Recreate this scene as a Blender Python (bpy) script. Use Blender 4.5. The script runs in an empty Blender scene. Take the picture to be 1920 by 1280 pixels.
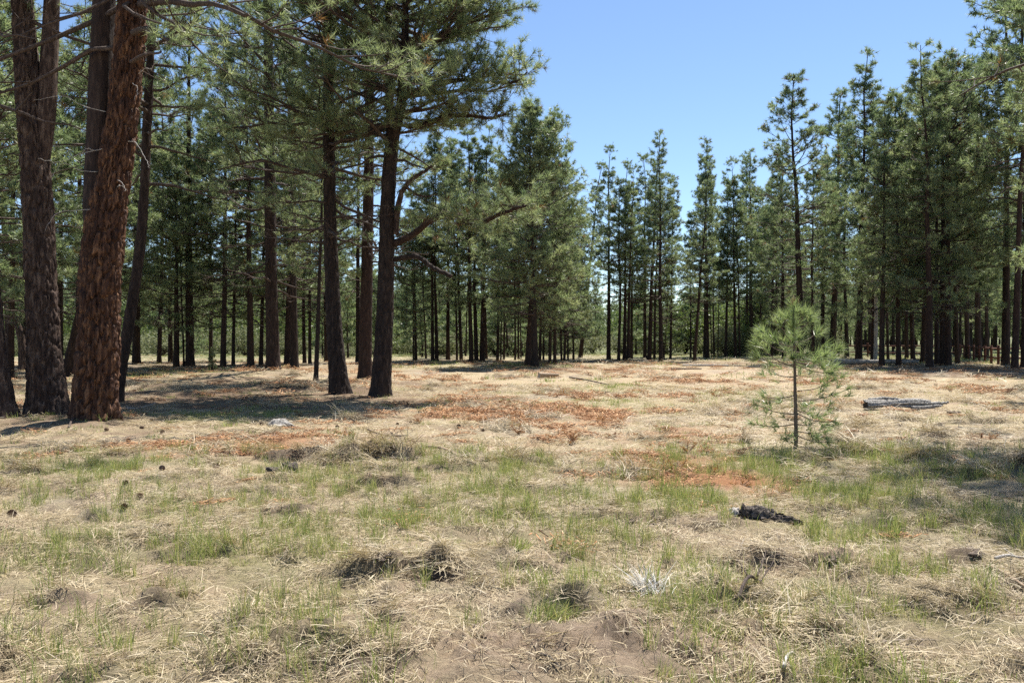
import bpy, math, random
import numpy as np
from mathutils import Vector

# ------------------------------------------------------------------ camera, sky, sun, exposure
scene = bpy.context.scene
COL = scene.collection
EYE = 1.6            # eye height, m
F = 1507.0           # focal length in pixels of a 1920 px wide frame
HOR = 634.0          # horizon row
SUN_AZ = math.radians(31)     # clockwise from +Y
SUN_EL = math.radians(62)

cam_d = bpy.data.cameras.new("camera")
cam_d.sensor_width = 36.0
cam_d.lens = 36.0 * F / 1920.0
cam_d.clip_start = 0.05
cam_d.clip_end = 8000
cam = bpy.data.objects.new("camera", cam_d)
COL.objects.link(cam)
cam.location = (0, 0, EYE)
cam.rotation_euler = (math.pi / 2 - math.atan(6 / F), 0, 0)
scene.camera = cam

world = bpy.data.worlds.new("World")
scene.world = world
world.use_nodes = True
wn = world.node_tree
for n in list(wn.nodes):
    wn.nodes.remove(n)
sky = wn.nodes.new("ShaderNodeTexSky")
sky.sky_type = 'NISHITA'
sky.sun_disc = False
sky.sun_elevation = SUN_EL
sky.sun_rotation = SUN_AZ
sky.altitude = 900
sky.air_density = 1.0
sky.dust_density = 0.15
sky.ozone_density = 3.4
bg = wn.nodes.new("ShaderNodeBackground")
bg.inputs["Strength"].default_value = 0.083
wo = wn.nodes.new("ShaderNodeOutputWorld")
wn.links.new(sky.outputs[0], bg.inputs[0])
wn.links.new(bg.outputs[0], wo.inputs[0])

sd = bpy.data.lights.new("sun", 'SUN')
sd.energy = 5.0
sd.angle = math.radians(0.53)
sd.color = (1.0, 0.95, 0.87)
sun = bpy.data.objects.new("sun", sd)
COL.objects.link(sun)
sdir = Vector((math.sin(SUN_AZ) * math.cos(SUN_EL), math.cos(SUN_AZ) * math.cos(SUN_EL), math.sin(SUN_EL)))
sun.rotation_euler = (-sdir).to_track_quat('-Z', 'Y').to_euler()
sun.location = (20, 30, 60)

vs = scene.view_settings
vs.view_transform = 'Standard'
vs.look = 'None'
vs.exposure = 1.12
vs.gamma = 1.0
vs.use_curve_mapping = False
scene.render.engine = 'CYCLES'
cy = scene.cycles
cy.max_bounces = 8
cy.diffuse_bounces = 5
cy.glossy_bounces = 2
cy.transmission_bounces = 4
cy.use_denoising = False
cy.use_adaptive_sampling = True
cy.adaptive_threshold = 0.015
cy.sample_clamp_indirect = 6

# ------------------------------------------------------------------ helpers
def at(px, py):
    """ground point under a place in the frame"""
    d = EYE * F / (py - HOR)
    return ((px - 960) / F * d, d)

def _hash(ix, iy, seed):
    h = (ix.astype(np.int64) * 374761393 + iy.astype(np.int64) * 668265263 + seed * 974634777) & 0x7fffffff
    h = ((h ^ (h >> 13)) * 1274126177) & 0x7fffffff
    h = ((h ^ (h >> 16)) * 2246822519) & 0x7fffffff
    return (h & 0xffffff) / float(0xffffff)

def vnoise(x, y, seed=0, wrap=None):
    x = np.asarray(x, float); y = np.asarray(y, float)
    ix = np.floor(x); iy = np.floor(y)
    fx = x - ix; fy = y - iy
    fx = fx * fx * fx * (fx * (fx * 6 - 15) + 10); fy = fy * fy * fy * (fy * (fy * 6 - 15) + 10)
    i0 = ix.astype(np.int64); i1 = i0 + 1
    if wrap:
        i0 = i0 % wrap; i1 = i1 % wrap
    j0 = iy.astype(np.int64); j1 = j0 + 1
    a = _hash(i0, j0, seed); b = _hash(i1, j0, seed); c = _hash(i0, j1, seed); d = _hash(i1, j1, seed)
    return (a * (1 - fx) + b * fx) * (1 - fy) + (c * (1 - fx) + d * fx) * fy

def fbm(x, y, seed=0, oct=4, gain=0.5):
    s = 0; a = 1.0; t = 0
    for o in range(oct):
        s = s + a * vnoise(x * 2 ** o + 17.3 * o, y * 2 ** o - 9.1 * o, seed + o)
        t += a; a *= gain
    return s / t

def worley(u, v, seed, wrap):
    """F1, F2-F1 of jittered cells, u periodic with wrap cells"""
    iu = np.floor(u).astype(np.int64); iv = np.floor(v).astype(np.int64)
    d1 = np.full(u.shape, 9.0); d2 = np.full(u.shape, 9.0); idv = np.zeros(u.shape)
    for a in (-1, 0, 1):
        for b in (-1, 0, 1):
            cu = iu + a; cv = iv + b
            hu = _hash(cu % wrap, cv, seed); hv = _hash(cu % wrap, cv, seed + 7)
            d = np.hypot(cu + hu - u, cv + hv - v)
            nearer = d < d1
            d2 = np.where(nearer, d1, np.minimum(d2, d))
            idv = np.where(nearer, _hash(cu % wrap, cv, seed + 3), idv)
            d1 = np.where(nearer, d, d1)
    return d1, d2 - d1, idv

def build_mesh(name, V, tris=None, quads=None, attrs=None, smooth=False, mat=None):
    V = np.asarray(V, np.float32)
    me = bpy.data.meshes.new(name)
    nt = 0 if tris is None else len(tris); nq = 0 if quads is None else len(quads)
    me.vertices.add(len(V)); me.vertices.foreach_set("co", V.ravel())
    idx = []
    if nq: idx.append(np.asarray(quads, np.int32).ravel())
    if nt: idx.append(np.asarray(tris, np.int32).ravel())
    idx = np.concatenate(idx)
    me.loops.add(len(idx)); me.loops.foreach_set("vertex_index", idx)
    starts = np.concatenate([np.arange(nq) * 4, nq * 4 + np.arange(nt) * 3]).astype(np.int32)
    tot = np.concatenate([np.full(nq, 4), np.full(nt, 3)]).astype(np.int32)
    me.polygons.add(nq + nt)
    me.polygons.foreach_set("loop_start", starts)
    me.polygons.foreach_set("loop_total", tot)
    if smooth:
        me.polygons.foreach_set("use_smooth", np.ones(nq + nt, bool))
    for k, a in (attrs or {}).items():
        at_ = me.attributes.new(k, 'FLOAT', 'POINT')
        at_.data.foreach_set("value", np.asarray(a, np.float32).ravel())
    me.update(calc_edges=True)
    if mat: me.materials.append(mat)
    return me

def link(name, data, parent=None, loc=None, kind=None):
    o = bpy.data.objects.new(name, data)
    COL.objects.link(o)
    if parent: o.parent = parent
    if loc is not None: o.location = loc
    if kind: o["kind"] = kind
    return o

def tag(o, label, cat, group=None):
    o["label"] = label; o["category"] = cat
    if group: o["group"] = group
    return o

def thing(name, label, cat, loc=(0, 0, 0), rotz=0.0, group=None):
    o = link(name, None, None, loc)
    o.empty_display_size = 0.2
    o.rotation_euler = (0, 0, rotz)
    return tag(o, label, cat, group)

def tubes(P, R, k, cap=False):
    """P (N,n,3) polylines, R (N,n) radii -> verts, quads"""
    N, n, _ = P.shape
    T = np.gradient(P, axis=1)
    T /= np.linalg.norm(T, axis=2, keepdims=True) + 1e-9
    ref = np.where(np.abs(T[:, :1, 2:3]) > 0.8, np.array([1.0, 0.07, 0.0]), np.array([0.03, 0.05, 1.0]))
    ref = np.broadcast_to(ref, T.shape)
    A = np.cross(ref, T); A /= np.linalg.norm(A, axis=2, keepdims=True) + 1e-9
    B = np.cross(T, A)
    ang = np.arange(k) * 2 * np.pi / k
    ring = A[:, :, None, :] * np.cos(ang)[None, None, :, None] + B[:, :, None, :] * np.sin(ang)[None, None, :, None]
    V = P[:, :, None, :] + ring * R[:, :, None, None]
    base = (np.arange(N) * n * k)[:, None, None] + (np.arange(n - 1) * k)[None, :, None]
    j = np.arange(k)[None, None, :]; j1 = (j + 1) % k
    Q = np.stack([base + j, base + j1, base + k + j1, base + k + j], -1)
    return V.reshape(-1, 3), Q.reshape(-1, 4)

def merge(parts):
    Vs, Fs, off = [], [], 0
    for V, Q in parts:
        Vs.append(V); Fs.append(Q + off); off += len(V)
    return np.concatenate(Vs), np.concatenate(Fs)

def needles(rng, P, A, n, length, width, back=0.14, up=0.25, wide=95):
    """tufts of needles at twig ends P with axes A -> verts, tris"""
    M = len(P)
    rnd = rng.normal(size=(M, n, 3))
    Ax = A[:, None, :]
    rad = rnd - (rnd * Ax).sum(2, keepdims=True) * Ax
    rad /= np.linalg.norm(rad, axis=2, keepdims=True) + 1e-9
    th = np.radians(rng.uniform(12, wide, (M, n, 1)))
    D = Ax * np.cos(th) + rad * np.sin(th)
    D[..., 2] += up * rng.uniform(0, 1, (M, n))
    D /= np.linalg.norm(D, axis=2, keepdims=True)
    base = P[:, None, :] - Ax * rng.uniform(0, back, (M, n, 1))
    L = length * rng.uniform(0.7, 1.1, (M, n, 1))
    side = np.cross(D, rng.normal(size=(M, n, 3)))
    side /= np.linalg.norm(side, axis=2, keepdims=True) + 1e-9
    w = width * 0.5
    V = np.stack([base - side * w, base + side * w, base + D * L], 2).reshape(-1, 3)
    T = np.arange(M * n * 3).reshape(-1, 3)
    return V, T

# ------------------------------------------------------------------ materials
def new_mat(name):
    m = bpy.data.materials.new(name); m.use_nodes = True
    nt = m.node_tree
    for n in list(nt.nodes): nt.nodes.remove(n)
    out = nt.nodes.new("ShaderNodeOutputMaterial")
    return m, nt, out

def N(nt, t, **kw):
    n = nt.nodes.new(t)
    for k, v in kw.items():
        setattr(n, k, v)
    return n

def ramp(nt, fac, stops):
    r = N(nt, "ShaderNodeValToRGB")
    el = r.color_ramp.elements
    el[0].position, el[0].color = stops[0][0], (*stops[0][1], 1)
    el[1].position, el[1].color = stops[-1][0], (*stops[-1][1], 1)
    for p, c in stops[1:-1]:
        e = el.new(p); e.color = (*c, 1)
    nt.links.new(fac, r.inputs[0])
    return r.outputs[0]

def math_node(nt, op, a, b=None):
    n = N(nt, "ShaderNodeMath", operation=op)
    for i, v in enumerate((a, b)):
        if v is None: continue
        if isinstance(v, (int, float)): n.inputs[i].default_value = v
        else: nt.links.new(v, n.inputs[i])
    return n.outputs[0]

def mixc(nt, fac, a, b, mode='MIX'):
    n = N(nt, "ShaderNodeMix", data_type='RGBA', blend_type=mode)
    for i, v in ((0, fac), (6, a), (7, b)):
        if isinstance(v, (int, float)): n.inputs[i].default_value = v
        elif isinstance(v, tuple): n.inputs[i].default_value = (*v, 1)
        else: nt.links.new(v, n.inputs[i])
    return n.outputs[2]

def leaf_mat(name, stops, trans=0.35, rough=0.45, spec=0.4, tcol=None, objvar=0.18):
    """thin blades: reflect on the lit side, let light through"""
    m, nt, out = new_mat(name)
    a = N(nt, "ShaderNodeAttribute", attribute_name="tint")
    oi = N(nt, "ShaderNodeObjectInfo")
    f = math_node(nt, 'ADD', a.outputs["Fac"], math_node(nt, 'MULTIPLY', math_node(nt, 'SUBTRACT', oi.outputs["Random"], 0.5), objvar))
    c = ramp(nt, f, stops)
    p = N(nt, "ShaderNodeBsdfPrincipled")
    nt.links.new(c, p.inputs["Base Color"])
    p.inputs["Roughness"].default_value = rough
    p.inputs["Specular IOR Level"].default_value = spec
    t = N(nt, "ShaderNodeBsdfTranslucent")
    tc = mixc(nt, 1.0, c, tcol or (1.0, 1.0, 0.75), 'MULTIPLY')
    nt.links.new(tc, t.inputs[0])
    mx = N(nt, "ShaderNodeMixShader"); mx.inputs[0].default_value = trans
    nt.links.new(p.outputs[0], mx.inputs[1]); nt.links.new(t.outputs[0], mx.inputs[2])
    nt.links.new(mx.outputs[0], out.inputs[0])
    return m

M_NEEDLE = leaf_mat("pine_needles", [(0.0, (0.17, 0.095, 0.04)), (0.06, (0.11, 0.085, 0.035)), (0.10, (0.108, 0.160, 0.086)),
                                     (0.5, (0.200, 0.262, 0.142)), (1.0, (0.335, 0.380, 0.215))], 0.54, 0.45, 0.6)
M_SAP = leaf_mat("young_pine_needles", [(0.0, (0.15, 0.21, 0.08)), (0.5, (0.23, 0.30, 0.13)), (1.0, (0.33, 0.39, 0.20))], 0.5, 0.38, 0.8)
M_LEAF = leaf_mat("broad_leaves", [(0.0, (0.075, 0.115, 0.035)), (0.5, (0.125, 0.175, 0.055)), (1.0, (0.20, 0.25, 0.09))], 0.45, 0.45, 0.4)
M_BRUSH = leaf_mat("brush_leaves", [(0.0, (0.15, 0.16, 0.09)), (0.5, (0.20, 0.22, 0.12)), (1.0, (0.27, 0.27, 0.17))], 0.3, 0.6, 0.2)
M_GRASS = leaf_mat("green_grass_blades", [(0.0, (0.14, 0.20, 0.055)), (0.4, (0.25, 0.30, 0.095)), (0.75, (0.36, 0.38, 0.16)), (1.0, (0.48, 0.41, 0.22))], 0.45, 0.5, 0.3)
M_STRAW = leaf_mat("dry_straw_blades", [(0.0, (0.13, 0.095, 0.065)), (0.22, (0.27, 0.205, 0.135)), (0.45, (0.41, 0.335, 0.21)),
                                        (0.75, (0.55, 0.45, 0.29)), (1.0, (0.66, 0.58, 0.43))], 0.18, 0.55, 0.3, objvar=0.3)
M_PALE = leaf_mat("bleached_straw_blades", [(0.0, (0.45, 0.42, 0.37)), (1.0, (0.72, 0.70, 0.66))], 0.15, 0.5, 0.3)
M_CHIP = leaf_mat("rust_bark_chips", [(0.0, (0.12, 0.06, 0.035)), (0.35, (0.34, 0.17, 0.08)), (0.7, (0.50, 0.28, 0.14)), (1.0, (0.60, 0.42, 0.25))], 0.06, 0.7, 0.2, objvar=0.25)
M_RUST = leaf_mat("dead_rust_needles", [(0.0, (0.18, 0.075, 0.03)), (0.5, (0.33, 0.15, 0.055)), (1.0, (0.45, 0.25, 0.10))], 0.3, 0.5, 0.3)

def bark_mat(name, c1, c2, c3, scale=1.0, bump=0.5, objvar=0.5, stretch=0.22):
    m, nt, out = new_mat(name)
    tc = N(nt, "ShaderNodeTexCoord"); mp = N(nt, "ShaderNodeMapping")
    mp.inputs["Scale"].default_value = (scale, scale, scale * stretch)
    nt.links.new(tc.outputs["Object"], mp.inputs[0])
    n1 = N(nt, "ShaderNodeTexNoise"); n1.inputs["Scale"].default_value = 14; n1.inputs["Detail"].default_value = 6
    n1.inputs["Roughness"].default_value = 0.65
    nt.links.new(mp.outputs[0], n1.inputs["Vector"])
    n2 = N(nt, "ShaderNodeTexNoise"); n2.inputs["Scale"].default_value = 2.2; n2.inputs["Detail"].default_value = 4
    nt.links.new(tc.outputs["Object"], n2.inputs["Vector"])
    c = ramp(nt, n1.outputs["Fac"], [(0.32, c1), (0.5, c2), (0.68, c3)])
    oi = N(nt, "ShaderNodeObjectInfo")
    f = math_node(nt, 'MULTIPLY', math_node(nt, 'MULTIPLY', oi.outputs["Random"], objvar), n2.outputs["Fac"])
    c = mixc(nt, f, c, (0.072, 0.031, 0.020))
    p = N(nt, "ShaderNodeBsdfPrincipled"); p.inputs["Roughness"].default_value = 0.85
    p.inputs["Specular IOR Level"].default_value = 0.25
    nt.links.new(c, p.inputs["Base Color"])
    b = N(nt, "ShaderNodeBump"); b.inputs["Strength"].default_value = bump; b.inputs["Distance"].default_value = 0.03
    nt.links.new(n1.outputs["Fac"], b.inputs["Height"]); nt.links.new(b.outputs[0], p.inputs["Normal"])
    nt.links.new(p.outputs[0], out.inputs[0])
    return m

M_BARK = bark_mat("pine_bark", (0.012, 0.009, 0.008), (0.030, 0.020, 0.016), (0.066, 0.046, 0.036), 1.0, 1.0)
M_BARKRED = bark_mat("orange_pine_bark", (0.014, 0.008, 0.007), (0.066, 0.031, 0.019), (0.22, 0.115, 0.06), 1.0, 0.9, 0.0)
M_BARKGREY = bark_mat("grey_pine_bark", (0.020, 0.013, 0.011), (0.060, 0.037, 0.028), (0.17, 0.12, 0.09), 1.0, 0.9, 0.0)
M_TWIG = bark_mat("twig_bark", (0.035, 0.026, 0.022), (0.065, 0.048, 0.040), (0.12, 0.092, 0.075), 2.0, 0.2, 0.2)
M_DEAD = bark_mat("bleached_twig", (0.22, 0.20, 0.18), (0.36, 0.33, 0.30), (0.5, 0.47, 0.43), 2.0, 0.3, 0.0)
M_SAPBARK = bark_mat("young_pine_bark", (0.075, 0.06, 0.045), (0.14, 0.105, 0.075), (0.22, 0.17, 0.12), 3.0, 0.4, 0.0)
M_LOG = bark_mat("weathered_log_wood", (0.05, 0.045, 0.04), (0.27, 0.25, 0.225), (0.52, 0.495, 0.46), 2.0, 1.0, 0.0, 1.0)
M_LOGEND = bark_mat("rotten_log_end", (0.03, 0.025, 0.02), (0.075, 0.06, 0.05), (0.14, 0.115, 0.095), 2.0, 0.8, 0.0, 1.0)
M_CHAR = bark_mat("charred_weathered_bark", (0.02, 0.017, 0.015), (0.055, 0.046, 0.04), (0.20, 0.165, 0.14), 2.0, 0.9, 0.0, 1.0)
M_STICK = bark_mat("dry_stick_wood", (0.16, 0.11, 0.075), (0.30, 0.22, 0.15), (0.46, 0.37, 0.27), 3.0, 0.4, 0.0, 1.0)
M_FENCE = bark_mat("red_brown_fence_wood", (0.050, 0.022, 0.016), (0.10, 0.040, 0.027), (0.15, 0.065, 0.043), 1.0, 0.3, 0.0, 1.0)
M_CLOD = bark_mat("dark_soil", (0.085, 0.066, 0.052), (0.17, 0.13, 0.10), (0.30, 0.235, 0.18), 3.0, 0.9, 0.0, 1.0)
M_CONE = bark_mat("pine_cone_scales", (0.07, 0.045, 0.03), (0.16, 0.10, 0.066), (0.28, 0.19, 0.125), 6.0, 0.3, 0.0, 1.0)
M_CANDLE = bark_mat("new_shoot", (0.26, 0.19, 0.08), (0.38, 0.27, 0.12), (0.5, 0.38, 0.19), 6.0, 0.2, 0.0, 1.0)
M_WHITE = bark_mat("pale_stone", (0.6, 0.58, 0.55), (0.72, 0.70, 0.68), (0.85, 0.83, 0.82), 4.0, 0.3, 0.0, 1.0)

# ------------------------------------------------------------------ ground
# ellipses on the ground: (px, py, rx_px, ry_px, strength) turned into metres
def ell(lst):
    o = []
    for px, py, rx, ry, s in lst:
        x, y = at(px, py)
        o.append((x, y, rx * y / F, ry * y * y / (EYE * F), s))
    return o
RUST = ell([(330, 838, 190, 22, 1.2), (540, 828, 150, 22, 1.), (620, 800, 90, 10, .5), (1010, 775, 180, 22, 1.1), (1280, 885, 190, 36, 1.2), (1390, 898, 120, 18, 1.),
            (1260, 812, 120, 12, .8), (1180, 741, 90, 5, .65), (1600, 716, 130, 5, .4), (1770, 724, 90, 6, .45), (800, 714, 110, 8, .35), (960, 832, 120, 20, .6),
            (1330, 716, 80, 5, .6), (880, 755, 90, 16, .6), (1150, 700, 110, 4, .35), (640, 700, 70, 5, .35), (450, 690, 70, 4, .3), (1850, 732, 70, 6, .4),
            (1880, 760, 60, 8, .5), (1840, 822, 50, 8, .7), (700, 860, 120, 14, .3), (1120, 850, 90, 16, .4), (180, 850, 80, 14, .5), (1440, 1200, 70, 18, .35)])
GREEN = ell([(60, 1050, 120, 55, 1.), (930, 940, 210, 70, .9), (620, 1020, 180, 70, .85), (420, 1160, 200, 60, .7), (1290, 945, 170, 34, .8), (1640, 950, 110, 30, .9),
             (470, 774, 130, 11, 1.2), (1390, 736, 90, 9, .9), (1540, 862, 220, 36, .8), (1720, 880, 200, 40, .8), (1110, 1110, 90, 40, .5), (1500, 1120, 220, 60, .75),
             (1850, 1000, 90, 50, .7), (960, 690, 80, 5, .9), (300, 700, 110, 8, .8), (560, 1130, 120, 30, .6), (1020, 1160, 60, 40, .6), (250, 880, 140, 14, .6),
             (560, 893, 120, 12, .8), (1160, 760, 120, 9, .5), (1330, 832, 90, 13, .6), (1700, 850, 90, 20, .6), (830, 1050, 70, 30, .4), (330, 950, 90, 16, .4),
             (1560, 985, 200, 25, .55), (1850, 675, 120, 5, 1.2), (1640, 678, 90, 4, 1.0), (1130, 725, 60, 6, .6), (840, 690, 90, 5, .7), (1760, 780, 80, 8, .4)])
BARE = ell([(1080, 1225, 460, 45, .9), (740, 1180, 150, 40, .6), (1000, 1010, 140, 22, .4), (1200, 1030, 160, 30, .6), (1600, 1060, 150, 35, .6), (1740, 1080, 120, 40, .4),
            (1250, 920, 120, 12, .5), (1500, 960, 60, 12, .2), (240, 1120, 160, 36, .25), (560, 850, 120, 16, .6), (1700, 760, 120, 12, .4), (1500, 700, 200, 6, .5)])
DUFF_SHADE = ell([(430, 738, 420, 34, 1.), (760, 752, 200, 14, .9), (130, 780, 240, 22, .9), (1010, 694, 160, 7, .8), (1800, 697, 300, 12, .9), (1240, 681, 300, 4, .8), (1890, 850, 90, 36, .5), (300, 695, 400, 12, .8), (840, 683, 200, 5, .7)])  # needle duff under the pines, also painting in the shade that falls there
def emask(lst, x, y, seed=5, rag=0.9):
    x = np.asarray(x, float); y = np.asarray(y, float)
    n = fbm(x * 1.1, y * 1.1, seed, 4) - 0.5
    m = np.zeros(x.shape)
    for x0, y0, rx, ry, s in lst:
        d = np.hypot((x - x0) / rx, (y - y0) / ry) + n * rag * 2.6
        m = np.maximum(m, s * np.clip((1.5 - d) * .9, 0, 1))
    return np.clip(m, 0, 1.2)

# camera-side banks and hummocks: (px, py, half width px, height m)
BANKS = []
for px, py, hw, h in [(760, 1088, 160, .13), (1000, 1085, 70, .07), (600, 862, 120, .17), (700, 868, 90, .20), (450, 855, 70, .06), (1150, 975, 140, .07), (1500, 1062, 130, .07),
                      (1640, 985, 80, .08), (1815, 1060, 55, .10), (1060, 1170, 70, .11), (1400, 1150, 110, .10), (680, 1262, 90, .10), (980, 875, 70, .09), (860, 885, 80, .08),
                      (1340, 990, 100, .06), (1550, 1200, 200, .06), (1850, 895, 80, .08), (1200, 1150, 60, .06), (250, 1015, 130, .06), (520, 1240, 120, .05), (1700, 790, 60, .07),
                      (1180, 890, 150, .05), (930, 1010, 130, .04), (330, 1040, 90, .05), (1010, 1240, 200, .03), (1300, 1250, 220, .03), (360, 905, 110, .05), (1750, 1130, 120, .05)]:
    x, y = at(px, py)
    BANKS.append((x, y, hw * y / F, h))

_g = random.Random(77)
for _i in range(150):
    px, py = _g.uniform(-100, 2020), 700 + 600 * _g.random() ** 1.3
    x, y = at(px, py)
    BANKS.append((x, y, _g.uniform(18, 75) * y / F, _g.uniform(.03, .075) * (1 + .35 * (y > 9))))

def height(x, y):
    x = np.asarray(x, float); y = np.asarray(y, float)
    r = np.hypot(x, y)
    z = (fbm(x * 0.05 + 3, y * 0.05, 11, 3) - 0.5) * 0.35 * np.clip((r - 6) / 25, 0, 1)
    z += (fbm(x * 0.45, y * 0.45, 21, 3) - 0.5) * 0.16 * np.clip(1.3 - r / 90, 0.2, 1)
    near = np.clip((45 - r) / 30, 0, 1)
    rid = 1 - np.abs(2 * fbm(x * 1.7 + 0.6 * vnoise(x * 2, y * 2, 3), y * 2.2, 31, 3) - 1)
    z += (rid - 0.7) * 0.10 * near
    z += (fbm(x * 7, y * 8, 41, 3) - 0.5) * 0.062 * np.clip((22 - r) / 14, 0, 1)
    sh = z.shape
    xf, yf, zf = x.ravel(), y.ravel(), np.array(z, float).ravel()
    z = z + (fbm(x * 19, y * 19, 43, 2) - 0.5) * 0.028 * np.clip((12 - r) / 5, 0, 1)
    zf = np.array(z, float).ravel()
    for x0, y0, sx, h in BANKS:
        k = np.nonzero((np.abs(xf - x0) < 1.6 * sx) & (yf > y0 - .4) & (yf < y0 + 1.8))[0]
        if not len(k): continue
        xx, yy = xf[k], yf[k]
        u = yy - y0 - 0.10 * (vnoise(xx * 3.1 + x0, yy * 0.3, 55) - 0.5) * 2
        u = u - 0.05 * (vnoise(xx * 11, yy * 1.0, 56) - 0.5)
        s = np.clip((u + 0.05) / 0.09, 0, 1); s = s * s * (3 - 2 * s)
        zf[k] += h * np.exp(-((xx - x0) / sx) ** 4) * s * np.exp(-np.maximum(u, 0) / 0.35) * (0.35 + 1.3 * fbm(xx * 6, yy * 6, 57, 3))
    z = zf.reshape(sh)
    tm = np.exp(-((y - 4.08 - .05 * np.sin(x * .8)) / .13) ** 4) * np.clip((x + 1.6) / .5, 0, 1) * np.clip((2.2 - x) / .5, 0, 1)
    z = z - tm * (.018 - .016 * np.sign(np.sin(x * 2 * np.pi / .12 + np.abs(y - 4.08) * 22)) * (vnoise(x * 3, y * 3, 66) > .3))
    # mounds of duff at the feet of the old trunks
    for (mx, my), h, s in ((at(512, 705), .30, 2.2), (at(150, 785), .14, 1.6)):
        z += h * np.exp(-((x - mx) ** 2 + (y - my) ** 2) / (s * s))
    # the place slopes down a little out past the near edge of the wood
    return z
Z_CAM = float(height(np.array([0.0]), np.array([0.0]))[0])

def soil_shade(x, y):
    """dark torn soil along each bank front, its colour standing in for hummock shade"""
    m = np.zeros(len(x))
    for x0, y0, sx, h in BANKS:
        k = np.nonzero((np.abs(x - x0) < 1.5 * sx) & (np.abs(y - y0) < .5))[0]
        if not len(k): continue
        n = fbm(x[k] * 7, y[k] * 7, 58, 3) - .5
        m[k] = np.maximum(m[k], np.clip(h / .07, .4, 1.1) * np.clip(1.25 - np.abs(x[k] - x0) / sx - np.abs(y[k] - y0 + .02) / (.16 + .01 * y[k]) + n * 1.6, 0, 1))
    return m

def gz(x, y):
    return float(height(np.array([x]), np.array([y]))[0])

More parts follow.
